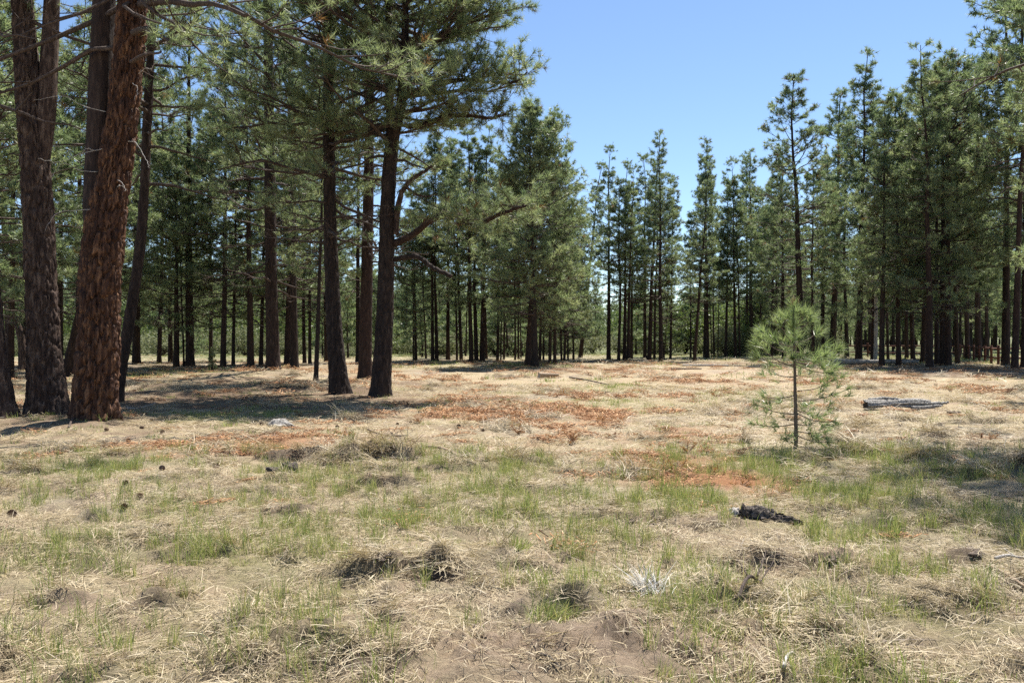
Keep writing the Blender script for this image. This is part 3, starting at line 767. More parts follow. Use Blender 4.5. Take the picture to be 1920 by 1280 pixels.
def part_tube(name, root, pts, rad, mat, sides=8, seed=0, rough=0.0, n=None):
    """a limb, twig or stem: a smooth tube through points given relative to the root"""
    pts = np.asarray(pts, float); rad = np.asarray(rad, float)
    n = n or max(8, len(pts) * 5)
    t = np.linspace(0, len(pts) - 1, n); k = np.arange(len(pts))
    def cr(a):
        i = np.clip(t.astype(int), 0, len(a) - 2); f = t - i
        p0 = a[np.maximum(i - 1, 0)]; p1 = a[i]; p2 = a[i + 1]; p3 = a[np.minimum(i + 2, len(a) - 1)]
        return 0.5 * (2 * p1 + (p2 - p0) * f + (2 * p0 - 5 * p1 + 4 * p2 - p3) * f ** 2 + (3 * p1 - p0 - 3 * p2 + p3) * f ** 3)
    P = np.stack([cr(pts[:, i]) for i in range(3)], -1)
    r = np.interp(t, k, rad)
    g = np.random.default_rng(seed)
    if rough: P = P + g.normal(0, rough, P.shape) * np.linspace(0, 1, n)[:, None]
    V, Q = tubes(P[None], r[None], sides)
    if rough:
        V = V + g.normal(0, 0.08, V.shape) * np.repeat(r, sides)[:, None]
    # close both ends
    c0, c1 = len(V), len(V) + 1
    V = np.concatenate([V, P[:1], P[-1:]])
    j = np.arange(sides); j1 = (j + 1) % sides; o = (n - 1) * sides
    T = np.concatenate([np.stack([np.full(sides, c0), j1, j], -1), np.stack([np.full(sides, c1), o + j, o + j1], -1)])
    me = build_mesh(name, V, T, Q, None, True, mat)
    return link(name, me, root)

# A: grey trunk at the left
near_pine("grey-barked leaning pine trunk beside the thick dark-brown pine", 16.0,
          [(6, 786, 56), (-4, 720, 46), (-14, 640, 42), (-24, 520, 40), (-40, 300, 36), (-55, 60, 32)], 17, dict(zb=6, R=3.6, nb=46, nn=20, nwid=.015, open=1), M_BARKGREY, 64, 0.035, 0.035, 300)
# B: thick brown pine with two stems higher up
dB = 16.7
rB, pB, _ = near_pine("thick dark-brown pine with a pale-lit right side, forked higher up", dB,
          [(88, 780, 80), (87, 720, 66), (82, 640, 58), (79, 560, 56), (74, 420, 54), (66, 300, 52), (54, 200, 44), (46, 60, 38), (40, -60, 34)], 19,
          dict(zb=6.4, R=4.0, nb=60, nn=24, nwid=.014, open=1), M_BARKGREY, 90, 0.025, 0.06, 310, plate=(0.10, 0.36), slim=.88)
def rel(px, py, d, root, dy=0.0):
    return ((px - 960) / F * d - root.location.x, dy, EYE + (HOR - py) / F * d - root.location.z)
part_tube("stem", rB, [rel(72, 300, dB, rB, .05), rel(82, 210, dB, rB, .1), rel(86, 100, dB, rB, .15), rel(90, -40, dB, rB, .2), rel(96, -300, dB, rB, .3)], [.2, .19, .17, .15, .08], M_BARKGREY, 20, 5, 0.0, 60)
# C: the big orange-barked pine, double-stemmed
dC = 15.4
rC, pC, _ = near_pine("thickest pine with orange furrowed bark, its trunk parting into two stems", dC,
          [(172, 794, 92), (178, 740, 86), (184, 660, 79), (187, 560, 78), (193, 460, 80), (204, 390, 70), (220, 300, 60), (236, 180, 57), (250, 0, 54), (258, -120, 50)], 20,
          dict(zb=6.6, R=4.8, nb=112, ns=10, nt=4, nn=30, nwid=.0115, tint0=.62, e_lo=-28, dead=4, open=1), M_BARKRED, 120, 0.02, 0.095, 320, plate=(0.085, 0.40), slim=.84)
part_tube("stem", rC, [rel(184, 470, dC, rC, .0), rel(177, 390, dC, rC, .1), rel(178, 280, dC, rC, .16), rel(181, 140, dC, rC, .2), rel(184, 0, dC, rC, .25), rel(188, -300, dC, rC, .3)],
          [.20, .25, .235, .225, .21, .12], M_BARK, 24, 6, 0.0, 80)
for pts, r0 in [([(275, 20), (340, 28), (400, 48), (450, 62), (520, 95)], .075), ([(262, 72), (300, 78), (330, 95), (380, 130)], .06), ([(258, 126), (300, 124), (345, 132)], .04)]:
    part_tube("limb", rC, [rel(px, py, dC, rC, -0.25 - 0.35 * i) for i, (px, py) in enumerate(pts)], np.linspace(r0, r0 * .4, len(pts)), M_TWIG, 8, 7, 0.012)
# bare bleached twigs hanging on C
g = np.random.default_rng(77)
for i in range(10):
    z0 = 3.9 + 3.2 * g.uniform(); sx = g.choice([-1, 1], p=[.35, .65])
    cx = float(np.interp(z0, pC[:, 2], pC[:, 0])); r0 = 0.30
    p0 = np.array([cx + sx * r0 * g.uniform(.5, 1), -r0 * g.uniform(.3, .9), z0]); L = g.uniform(.35, 1.1)
    dirv = np.array([sx * g.uniform(.2, 1), -g.uniform(.1, .8), g.uniform(-.4, .3)]); dirv /= np.linalg.norm(dirv)
    pts = [p0, p0 + dirv * L * .35 + [0, 0, -.02], p0 + dirv * L * .7 + [0, 0, -L * g.uniform(-.1, .3)], p0 + dirv * L + [g.normal(0, .08), 0, -L * g.uniform(-.1, .6)]]
    part_tube("dead_branch", rC, pts, [.008, .006, .005, .002], M_DEAD, 5, i, 0.012)
# E: dark leaning pine behind C
near_pine("dark pine leaning right, half hidden behind the orange-barked trunk", 20.4,
          [(214, 755, 30), (226, 690, 27), (243, 600, 25), (256, 520, 23), (266, 440, 22), (272, 340, 20), (278, 200, 19), (286, 40, 15)], 12.4,
          dict(zb=4.8, R=2.5, nb=32, nn=20, nwid=.016), M_BARK, 32, 0.06, 0.022, 330, slim=.75)
# F: curved trunk at far left
rF = near_pine("crooked grey pine bowing left at the edge of the wood", 42.0,
          [(46, 690, 16), (44, 660, 14), (38, 620, 12), (28, 590, 11), (12, 568, 9), (-12, 556, 7)], 4.2, None, M_BARKGREY, 20, 0.08, 0.02, 340)
# O, Q, R, T, V in the middle
near_pine("dark pine standing on a low mound of needles", 33.9,
          [(513, 708, 30), (512, 690, 26), (511, 640, 24), (509, 540, 22), (507, 400, 21), (505, 200, 18), (503, 0, 15)], 18.5,
          dict(zb=2.9, R=3.4, nb=84, nn=15, nwid=.022, nlen=.23, dead=10, e_lo=-15), M_BARK, 28, 0.07, 0.025, 350)
near_pine("straight brown pine beside the forked pine, slightly bent at the foot", 23.9,
          [(638, 737, 38), (635, 715, 33), (630, 660, 29), (626, 600, 26), (622, 500, 24), (619, 400, 21), (616, 200, 18), (615, 0, 14)], 13.6,
          dict(zb=4.0, R=3.1, nb=92, nt=4, nn=22, nwid=.017, dead=12, e_lo=-14), M_BARK, 44, 0.04, 0.03, 360)
near_pine("stout dark pine standing behind the gap between two brown pines", 31.7,
          [(683, 711, 27), (684, 690, 24), (686, 600, 22), (689, 480, 20), (692, 300, 17), (694, 80, 14)], 17.5,
          dict(zb=3.8, R=3.1, nb=78, nn=15, nwid=.02, dead=10), M_BARK, 28, 0.07, 0.025, 370)
dV = 23.2
rV, pV, _ = near_pine("forked brown pine with long curved limbs reaching over the clearing", dV,
          [(712, 740, 42), (714, 715, 36), (719, 640, 33), (723, 560, 30), (725, 480, 29), (726, 400, 27), (730, 320, 25), (737, 240, 25), (752, 200, 17), (758, 120, 15), (761, 0, 11)], 12.9,
          dict(zb=6.4, R=3.2, nb=86, ns=12, nt=5, nn=26, nwid=.016, dead=2, e_lo=-8, e_hi=40, prof='egg', tint0=.55, rad0=.075), M_BARK, 52, 0.035, 0.032, 380)
part_tube("stem", rV, [rel(733, 262, dV, rV, 0), rel(731, 220, dV, rV, .05), rel(729, 140, dV, rV, .1), rel(727, 0, dV, rV, .15), rel(725, -180, dV, rV, .2)], [.15, .12, .11, .09, .04], M_BARK, 16, 8, 0.0, 50)
def limb_with_needles(name, root, d, pts, r0, r1, seed, foliage, mat=M_BARK, dys=None, nn=24, spread=0.9):
    P = [np.array(rel(px, py, d, root, (dys[i] if dys else -0.2 * i))) for i, (px, py) in enumerate(pts)]
    o = part_tube(name, root, P, np.linspace(r0, r1, len(P)), mat, 10, seed, 0.01, 40)
    if not foliage: return o
    g = np.random.default_rng(seed)
    Pa = np.array(P); f = g.uniform(0.35, 1.0, foliage) * (len(P) - 1); i = np.minimum(f.astype(int), len(P) - 2); w = (f - i)[:, None]
    O = Pa[i] * (1 - w) + Pa[i + 1] * w
    az = g.uniform(0, 6.28, foliage); el = np.radians(g.normal(5, 28, foliage)); L = g.uniform(.35, 1.5, foliage) * spread
    D = np.stack([np.cos(el) * np.cos(az), np.cos(el) * np.sin(az), np.sin(el)], -1)
    s = np.linspace(0, 1, 4)[None, :, None]
    S = O[:, None] + D[:, None] * L[:, None, None] * s; S[:, :, 2] += L[:, None] * .15 * s[:, :, 0] ** 2
    parts = [tubes(S, np.linspace(.014, .005, 4)[None].repeat(foliage, 0), 3)]
    it = np.repeat(np.arange(foliage), 7); st = g.uniform(.25, 1, len(it))[:, None]
    O2 = S[it, 0] * (1 - st) + S[it, -1] * st
    D2 = D[it] + g.normal(0, .6, (len(it), 3)) + [0, 0, .35]; D2 /= np.linalg.norm(D2, axis=1, keepdims=True)
    E2 = O2 + D2 * g.uniform(.1, .38, len(it))[:, None]
    parts.append(tubes(np.stack([O2, E2], 1), np.broadcast_to(np.array([[.007, .004]]), (len(it), 2)), 3))
    W = merge(parts)
    link("branches", build_mesh("limb_branches", W[0], None, W[1], None, True, M_TWIG), o, kind="stuff")
    V, T = needles(g, E2, D2, nn, .21, .015)
    tint = np.clip(.68 + .2 * g.normal(size=len(E2)), .15, 1)
    tint[g.uniform(size=len(E2)) < .04] = .02
    link("crown", build_mesh("limb_needles", V, T, None, dict(tint=np.repeat(tint, nn * 3)), False, M_NEEDLE), o, kind="stuff")
    return o
limb_with_needles("limb", rV, dV, [(738, 458), (775, 442), (810, 418), (840, 407), (866, 414), (888, 432), (915, 425), (945, 413), (985, 402)], .105, .045, 381, 62, spread=1.15)
limb_with_needles("limb", rV, dV, [(738, 487), (765, 483), (790, 486), (815, 505), (850, 522)], .085, .055, 382, 0)
limb_with_needles("dead_limb", rV, dV, [(742, 440), (746, 400), (756, 362), (775, 340), (795, 328), (812, 317)], .10, .035, 383, 0, M_BARKGREY, dys=[0, -.1, -.2, -.25, -.3, -.35])
limb_with_needles("dead_limb", rV, dV, [(763, 352), (778, 366), (800, 372), (822, 368)], .05, .015, 384, 0, M_BARKGREY, dys=[-.2, -.25, -.3, -.35])
limb_with_needles("limb", rV, dV, [(765, 238), (800, 236), (840, 226), (880, 228), (920, 236), (955, 232)], .085, .03, 385, 34, spread=.75)
limb_with_needles("limb", rV, dV, [(764, 178), (800, 168), (850, 160), (900, 166), (960, 172), (988, 158)], .07, .025, 386, 30, spread=.7)

# pine at the right side of the view whose boughs hang into the frame
near_pine("big pine beyond the clearing's right edge, only its boughs showing against the sky", 14.4,
          [(2125, 802, 60), (2122, 640, 50), (2118, 300, 46), (2115, 0, 40)], 17, dict(zb=7.0, R=3.7, nb=100, ns=10, e_lo=-10, nn=28, nwid=.0135, tint0=.58, dead=0), M_BARK, 32, 0.06, 0.02, 390)

def snag():
    x, y = at(1641, 678); H = EYE + (HOR - 330) / F * y
    root = thing("dead_snag", "bare pale dead snag standing among the fence-side pines", "tree", (x, y, gz(x, y)))
    part_tube("trunk", root, [(0, 0, -.3), (.05, 0, H * .3), (-.02, 0, H * .6), (.06, .05, H)], [.13, .11, .08, .02], M_DEAD, 10, 4, .01, 40)
    g = np.random.default_rng(4)
    for i in range(14):
        z = H * g.uniform(.35, .95); a = g.uniform(0, 6.28); L = g.uniform(.5, 1.6); d = np.array([math.cos(a), math.sin(a), g.uniform(-.2, .25)])
        p = np.array([0, 0, z]); part_tube("dead_branch", root, [p, p + d * L * .5, p + d * L + [0, 0, g.normal(0, .12)]], [.028, .018, .006], M_DEAD, 5, i, .012)
snag()

# ------------------------------------------------------------------ the young pine
def sapling():
    x, y = at(1492, 846); z = gz(x, y); d = y
    root = thing("young_pine", "waist-wide young pine sapling with pale new shoots, alone on the grass", "tree", (x, y, z))
    S = d / F / 4.0        # metres per pixel of the 4x crop with its origin at 1380, 540
    def q(cx, cy, dy=0.0): return np.array([(1380 + cx / 4 - 1492) * d / F, dy, (846 - 540 - cy / 4) * d / F])
    part_tube("trunk", root, [q(447, 1240), q(450, 1180), q(450, 1000), q(444, 800), q(440, 600), q(436, 400), q(432, 240), q(430, 130)], [.034, .030, .026, .022, .018, .013, .009, .006], M_SAPBARK, 12, 3, 0.003, 60)
    g = np.random.default_rng(9)
    br = [((432, 615), (200, 440), .8, .30), ((432, 690), (270, 620), .5, .3), ((455, 680), (535, 628), .4, .3), ((460, 795), (700, 700), .45, -.2), ((462, 875), (795, 768), .45, -.25), ((432, 830), (265, 850), .5, .4),
          ((440, 970), (85, 875), .55, -.3), ((462, 940), (640, 950), .4, .4), ((462, 965), (660, 1000), .35, -.4), ((432, 1045), (125, 1040), .2, .1), ((462, 1045), (700, 1015), .5, .3), ((432, 1110), (300, 1120), .4, -.4), ((462, 1098), (750, 1100), .3, .2),
          ((462, 1130), (620, 1150), .2, -.4), ((438, 520), (160, 395), 1., -.1), ((438, 470), (230, 345), 1., .25), ((438, 440), (310, 285), 1., -.1), ((438, 430), (640, 345), 1., .1), ((438, 500), (730, 480), 1., -.2), ((442, 575), (770, 620), 1., .1), ((442, 590), (640, 650), 1., -.35),
          ((440, 560), (560, 520), 1., -.55), ((440, 560), (330, 540), 1., -.5), ((438, 520), (540, 440), 1., .5), ((436, 330), (545, 255), 1., -.1), ((436, 320), (360, 230), 1., .1), ((436, 300), (480, 210), 1., -.2), ((438, 470), (400, 400), 1., -.4), ((440, 600), (200, 540), .9, .3), ((440, 570), (690, 560), 1., .35), ((438, 450), (480, 360), 1., .3)]
    P_, A_, dens = [], [], []
    for i, (a, b, f, dy) in enumerate(br):
        p0 = q(*a); p1 = q(*b, dy); m = (p0 + p1) / 2 + np.array([0, 0, -.035 - .02 * g.uniform()])
        L = np.linalg.norm(p1 - p0)
        part_tube("branch", root, [p0, m, p1], [.0085, .0065, .0035], M_SAPBARK, 5, i, 0.002, 12)
        nseg = int(1 + 7 * L) if f > .7 else int(4 + 10 * L)
        for s in np.concatenate([g.uniform(.5 if f > .7 else .35, 1, nseg), [1, 1, .95] if f > .7 else [1, .9]]):
            pt = (1 - s) ** 2 * p0 + 2 * s * (1 - s) * m + s * s * p1
            dv = (p1 - p0) / L * .8 + np.array([0, 0, .35]) + g.normal(0, .25, 3)
            side = g.normal(0, .06 + .10 * f * (1 - s), 3) if f > .3 else g.normal(0, .03, 3)
            P_.append(pt + side * (s < .93)); A_.append(dv / np.linalg.norm(dv)); dens.append(f)
    for k in range(10):   # needles on the leader
        P_.append(q(432, 150 + k * 26)); A_.append(np.array([g.normal(0, .2), g.normal(0, .2), 1.])); dens.append(1)
    P_ = np.array(P_); A_ = np.array(A_); A_ /= np.linalg.norm(A_, axis=1, keepdims=True)
    dens = np.array(dens)
    for nm, sel, n_, ln in (("crown", dens > .7, 28, .20), ("low_foliage", dens <= .7, 17, .175)):
        V, T = needles(g, P_[sel], A_[sel], n_, ln, .0075, back=.05, up=.05, wide=68)
        tint = np.clip(.55 + .22 * g.normal(size=int(sel.sum())), 0, 1)
        link(nm, build_mesh("young_pine_" + nm, V, T, None, dict(tint=np.repeat(tint, n_ * 3)), False, M_SAP), root, kind="stuff")
    for (cx, cy, hh) in [(430, 150, 75), (418, 150, 55), (442, 150, 60), (410, 150, 45), (470, 150, 45), (310, 290, 50), (296, 292, 38), (325, 292, 36), (160, 400, 45), (147, 400, 30), (178, 400, 30), (545, 262, 30), (640, 350, 32)]:
        p = q(cx, cy, g.normal(0, .02)); t = p + np.array([g.normal(0, .01), g.normal(0, .01), hh * S])
        part_tube("new_shoot", root, [p, (p + t) / 2, t], [.006, .007, .003], M_CANDLE, 6, 1, 0, 6)
sapling()

# ------------------------------------------------------------------ shrubs beyond and a bush in the wood
def leaf_cloud(seed, n, rx, rz, size, clump=24):
    g = np.random.default_rng(seed)
    c = g.normal(size=(clump, 3)); c /= np.linalg.norm(c, axis=1, keepdims=True); c *= g.uniform(.35, .85, (clump, 1))
    k = g.integers(0, clump, n)
    p = c[k] + g.normal(0, .22, (n, 3))
    p = p * [rx, rx, rz]; p[:, 2] += rz * .95
    p[:, 2] = np.abs(p[:, 2])
    a = g.normal(size=(n, 3)); a /= np.linalg.norm(a, axis=1, keepdims=True)
    b = np.cross(a, g.normal(size=(n, 3))); b /= np.linalg.norm(b, axis=1, keepdims=True)
    s = size * g.uniform(.6, 1.2, (n, 1))
    V = np.stack([p - a * s, p + b * s * .5, p + a * s, p - b * s * .5], 1).reshape(-1, 3)
    Q = np.arange(n * 4).reshape(-1, 4)
    tint = np.clip(.5 + .2 * g.normal(size=n) + .15 * g.normal(size=clump)[k], 0, 1)
    return V, Q, np.repeat(tint, 4), c * [rx, rx, rz] + [0, 0, rz * .95]
SHRUB = []
for sd_, mat, n, rx, rz, size in [(1, M_LEAF, 3600, 1.8, 2.2, .085), (2, M_LEAF, 3600, 2.2, 1.8, .085), (3, M_BRUSH, 2600, 1.6, .8, .07), (4, M_BRUSH, 2600, 1.8, 1.0, .07), (5, M_BRUSH, 2400, 1.2, .6, .06)]:
    V, Q, t, c = leaf_cloud(sd_, n, rx, rz, size)
    P = np.stack([np.zeros_like(c), c * [.35, .35, .6], c], 1)
    W = tubes(P, np.array([[.03, .018, .006]]).repeat(len(c), 0) * (.6 + .4 * rz), 4)
    SHRUB.append((build_mesh("shrub_leaves", V, None, Q, dict(tint=t), False, mat), build_mesh("shrub_stems", W[0], None, W[1], None, True, M_TWIG)))
def shrub(i, x, y, s, label, group, name="shrub"):
    r = thing(name, label, "shrub", (x, y, gz(x, y) * (y < 120)), RNG.uniform(0, 6.28), group)
    r.scale = (s, s, s)
    link("foliage", SHRUB[i][0], r, kind="stuff"); link("stems", SHRUB[i][1], r, kind="stuff")
g = random.Random(31)
for i in range(46):
    px = g.choice([g.uniform(-60, 560), g.uniform(-60, 560), g.uniform(560, 1060), g.uniform(1080, 1450)]); d = g.uniform(74, 100)
    shrub(g.choice([0, 1]), (px - 960) / F * d, d, g.uniform(.8, 1.7), "bright green leafy bush catching the light behind the pine trunks", "leafy bushes behind the wood")
for i in range(90):
    px = g.uniform(-120, 1560); d = g.uniform(70, 94)
    shrub(g.choice([2, 3, 4]), (px - 960) / F * d, d, g.uniform(.9, 1.7), "low grey-green brush on the meadow past the clearing", "brush on the meadow past the clearing")
x, y = at(398, 697); 
bush = place("small_b", 398, 697, 652, 4, "small dark bushy pine seedling under the left wood's pines", None, name="pine_seedling")

# ------------------------------------------------------------------ far wood, one mass
def scatter(name, label, pts, rot, scl, idx, variants, cat):
    """geometry-node instances: one object, for what nobody could count"""
    coll = bpy.data.collections.new(name + "_variants")
    for i, me in enumerate(variants):
        if not isinstance(me, (list, tuple)): me = [me]
        o = bpy.data.objects.new("%s_variant_%02d" % (name, i), me[0]); coll.objects.link(o)
    me = bpy.data.meshes.new(name)
    me.vertices.add(len(pts)); me.vertices.foreach_set("co", np.asarray(pts, np.float32).ravel())
    a = me.attributes.new("rot", 'FLOAT_VECTOR', 'POINT'); a.data.foreach_set("vector", np.asarray(rot, np.float32).ravel())
    a = me.attributes.new("scl", 'FLOAT', 'POINT'); a.data.foreach_set("value", np.asarray(scl, np.float32).ravel())
    a = me.attributes.new("pick", 'INT', 'POINT'); a.data.foreach_set("value", np.asarray(idx, np.int32).ravel())
    o = link(name, me, kind="stuff"); tag(o, label, cat)
    ng = bpy.data.node_groups.new(name + "_nodes", 'GeometryNodeTree')
    ng.interface.new_socket("Geometry", in_out='INPUT', socket_type='NodeSocketGeometry')
    ng.interface.new_socket("Geometry", in_out='OUTPUT', socket_type='NodeSocketGeometry')
    gi = ng.nodes.new("NodeGroupInput"); go = ng.nodes.new("NodeGroupOutput")
    ci = ng.nodes.new("GeometryNodeCollectionInfo"); ci.inputs["Collection"].default_value = coll
    ci.inputs["Separate Children"].default_value = True; ci.inputs["Reset Children"].default_value = True
    ip = ng.nodes.new("GeometryNodeInstanceOnPoints"); ip.inputs["Pick Instance"].default_value = True
    def na(nm, t):
        n = ng.nodes.new("GeometryNodeInputNamedAttribute"); n.data_type = t; n.inputs["Name"].default_value = nm
        return [s for s in n.outputs if s.enabled][0]
    er = ng.nodes.new("FunctionNodeEulerToRotation")
    L = ng.links.new
    L(gi.outputs[0], ip.inputs["Points"]); L(ci.outputs[0], ip.inputs["Instance"])
    L(na("pick", 'INT'), ip.inputs["Instance Index"]); L(na("rot", 'FLOAT_VECTOR'), er.inputs[0]); L(er.outputs[0], ip.inputs["Rotation"])
    L(na("scl", 'FLOAT'), ip.inputs["Scale"]); L(ip.outputs[0], go.inputs[0])
    md = o.modifiers.new("scatter", 'NODES'); md.node_group = ng
    return o

def joined_tree(key):
    """trunk + branches + needles of a template as one low-cost mesh for the far wood"""
    tm, bw, cr, H = TPL[key]
    me = bpy.data.meshes.new("far_" + key)
    import bmesh
    bm = bmesh.new(); bm.from_mesh(cr); n0 = len(bm.faces)
    bm.from_mesh(tm); bm.faces.ensure_lookup_table()
    for f in bm.faces[n0:]: f.material_index = 1
    bm.to_mesh(me); bm.free()
    me.materials.append(M_NEEDLE); me.materials.append(M_BARK)
    return me
g = np.random.default_rng(3)
n = 2200
pxs = g.uniform(-900, 2800, n); ds = g.uniform(115, 240, n)
pts = np.stack([(pxs - 960) / F * ds, ds, np.full(n, -.2)], -1)
mid = np.exp(-((pxs - 1190) / 300) ** 2)
scl = g.uniform(.6, .95, n) * (1 - .30 * mid)
scatter("far_woodland", "distant belt of pines past the meadow, reading as one dark mass", pts, np.stack([np.zeros(n), np.zeros(n), g.uniform(0, 6.28, n)], -1), scl, g.integers(0, 3, n),
        [joined_tree("tall_c"), joined_tree("full_a"), joined_tree("full_b")], "woodland")

# ------------------------------------------------------------------ rail fence
def fence():
    run = [at(1520, 667.5), at(1800, 670), at(1872, 682), at(1990, 688)]
    root = thing("rail_fence", "red-brown rustic rail fence with two rails running through the right-hand wood", "fence", (run[0][0], run[0][1], 0))
    o = np.array([run[0][0], run[0][1], 0])
    g = np.random.default_rng(5)
    posts = []
    for a, b in zip(run[:-1], run[1:]):
        a = np.array(a); b = np.array(b); L = np.linalg.norm(b - a); k = max(1, int(round(L / 2.5)))
        for i in range(k): posts.append(a + (b - a) * i / k)
    posts.append(np.array(run[-1]))
    P3 = []
    for p in posts:
        z = gz(*p); q = np.array([p[0], p[1], z]) - o; h = 1.18 + g.normal(0, .04)
        part_tube("post", root, [q + [0, 0, -.3], q + [0, 0, h * .5], q + [g.normal(0, .015), 0, h]], [.085, .08, .075], M_FENCE, 9, 1, 0, 6)
        P3.append(q)
    for a, b in zip(P3[:-1], P3[1:]):
        e = (b - a) / np.linalg.norm(b - a) * .12
        for h in (1.0, .42):
            p0 = a - e + [0, -.05, h + g.normal(0, .02)]; p1 = b + e + [0, -.05, h + g.normal(0, .02)]
            part_tube("rail", root, [p0, (p0 + p1) / 2 + [0, 0, g.normal(-.01, .012)], p1], [.058, .055, .05], M_FENCE, 8, 1, 0, 7)
fence()

# ------------------------------------------------------------------ logs, slabs, sticks, clods, cones
def rough_log(name, label, cat, px, py, length, r, rotz, seed, mat, endmat, taper=.75, bend=.05, sides=36, n=60, groove=.16, sink=.18, lump=.22):
    x, y = at(px, py); z = gz(x, y)
    root = thing(name, label, cat, (x, y, z), rotz)
    g = np.random.default_rng(seed)
    s = np.linspace(0, 1, n); a = np.arange(sides) * 2 * np.pi / sides
    A, Sg = np.meshgrid(a, s)
    R = r * (1 - (1 - taper) * Sg) * (1 + groove * (np.abs(2 * vnoise(A / (2 * np.pi) * 14, Sg * length * .9, seed, wrap=14) - 1) - .5) + .08 * np.cos(2 * A + 1) + lump * (vnoise(A / (2 * np.pi) * 4, Sg * length * 1.6, seed + 2, wrap=4) - .5))
    ends = length * .05 * (vnoise(A / (2 * np.pi) * 9, Sg * 0, seed + 5, wrap=9) - .5)
    X = Sg * length + ends * (2 * Sg - 1) * (np.abs(Sg - .5) > .44); Yv = R * np.cos(A) + bend * np.sin(Sg * 3); Zv = R * np.sin(A) * .92 + r * (1 - sink) + .02
    V = np.stack([X, Yv, Zv], -1).reshape(-1, 3)
    i = np.arange(n - 1)[:, None] * sides; j = np.arange(sides)[None, :]; j1 = (j + 1) % sides
    Q = np.stack([i + j, i + j1, i + sides + j1, i + sides + j], -1).reshape(-1, 4)
    link("log_body", build_mesh(name, V, None, Q[:, ::-1], None, True, mat), root)
    for e, row in ((0, V[:sides]), (1, V[-sides:])):
        c = row.mean(0) + [(.06 if e == 0 else -.03) * length ** .3, 0, 0]
        ring2 = c + (row - c) * .6 + g.normal(0, r * .06, row.shape)
        VV = np.concatenate([row, ring2, [c]]); k = np.arange(sides); k1 = (k + 1) % sides
        QQ = np.stack([k, k1, sides + k1, sides + k], -1); TT = np.stack([sides + k, sides + k1, np.full(sides, 2 * sides)], -1)
        link("cut_end", build_mesh(name + "_end", VV, TT, QQ, None, False, endmat), root)
    return root, r
lg, r_ = rough_log("fallen_log", "short weathered grey log with a dark hollow end, lying on open grass", "log", 1622, 770, 1.5, .128, math.radians(3), 61, M_LOG, M_LOGEND, .72, .07, groove=.9, lump=.7, sink=.3)
part_tube("splinter", lg, [(.15, .12, .22), (.5, .13, .25), (.85, .12, .24)], [.05, .04, .02], M_LOG, 7, 1, .01)
part_tube("splinter", lg, [(1.35, .0, .12), (1.65, .0, .14), (1.92, .02, .16)], [.07, .045, .02], M_LOG, 7, 2, .012)
part_tube("splinter", lg, [(1.0, -.1, .06), (1.5, -.1, .08), (1.75, -.06, .1)], [.045, .04, .01], M_LOG, 7, 3, .012)
rough_log("fallen_log", "long pale grey log lying at the foot of the right-hand pines", "log", 1562, 685, 4.9, .21, math.radians(-2), 62, M_LOG, M_LOGEND, .6, .08, sink=.1)
rough_log("fallen_log", "thin dark log lying in shade to the right of the long grey log", "log", 1692, 680, 2.2, .12, math.radians(2), 63, M_LOGEND, M_LOGEND, .7, .05)
rough_log("fallen_log", "thin bleached pole lying flat near the clearing's far edge", "log", 1280, 691, 2.4, .07, math.radians(-2), 64, M_DEAD, M_DEAD, .6, .04, 16, 20)
rough_log("fallen_log", "rusty broken pole with one white patch near the far pines", "log", 1258, 697, 1.5, .06, math.radians(3), 65, M_STICK, M_DEAD, .6, .04, 16, 20)
rough_log("wood_chunk", "pale split wood chunk on the litter before the bushy pine", "wood", 1010, 710, .85, .13, math.radians(22), 66, M_STICK, M_DEAD, .5, .03, 20, 16)
rough_log("log_stub", "dark stub of wood with a round end behind the sapling", "log", 1558, 678, .6, .14, math.radians(8), 67, M_LOGEND, M_LOGEND, .9, .0, 20, 12)

def slab(name, label, px, py, length, width, thick, arch, rotz, seed, mat, tilt=0.0, lift=0.0, cat="bark"):
    """curved piece of bark or wood: an arched shell with thickness"""
    x, y = at(px, py)
    root = thing(name, label, cat, (x, y, gz(x, y) + lift), rotz)
    g = np.random.default_rng(seed)
    def shell(nm, length, width, thick, arch, off, sd2):
        n, m = 22, 12
        u, v = np.meshgrid(np.linspace(0, 1, n), np.linspace(-1, 1, m), indexing='ij')
        prof = np.sin(np.clip(u * 1.12 + .04, 0, 1) * np.pi) ** .6
        wv = width * (.35 + .65 * prof) * (1 + .25 * (vnoise(u * 6, v * 0, sd2) - .5))
        X = length * (u - .5) + .22 * length * (vnoise(v * 5 + 3, u * 2, sd2 + 1) - .5); Yv = wv * v * .5
        Zv = arch * (1 - v ** 2) * prof + .05 * (fbm(u * 9, v * 4 + 5, sd2 + 2, 3) - .5)
        top = np.stack([X, Yv, Zv + thick], -1).reshape(-1, 3) + off
        bot = np.stack([X, Yv * .97, Zv], -1).reshape(-1, 3) + off
        V = np.concatenate([top, bot]); k = n * m
        i = np.arange(n - 1)[:, None] * m; j = np.arange(m - 1)[None, :]
        Qt = np.stack([i + j, i + m + j, i + m + j + 1, i + j + 1], -1).reshape(-1, 4)
        Qb = Qt[:, ::-1] + k
        rim = np.concatenate([np.arange(n) * m, (n - 1) * m + np.arange(1, m), (np.arange(n - 2, -1, -1)) * m + m - 1, np.arange(m - 2, 0, -1)])
        r2 = np.roll(rim, -1)
        Qr = np.stack([rim, r2, r2 + k, rim + k], -1)
        o = link(nm, build_mesh(nm, V, None, np.concatenate([Qt, Qb, Qr]), None, False, mat), root)
        o.rotation_euler = (tilt, 0, 0)
        return o
    shell("bark_shell", length, width, thick, arch, np.zeros(3), seed)
    return root, shell
slab("bark_slab", "grey-brown curved bark slab arched up on the ground before the shaded pines", 530, 799, .56, .30, .02, .14, math.radians(-14), 71, M_LOG, math.radians(-12), -.03)
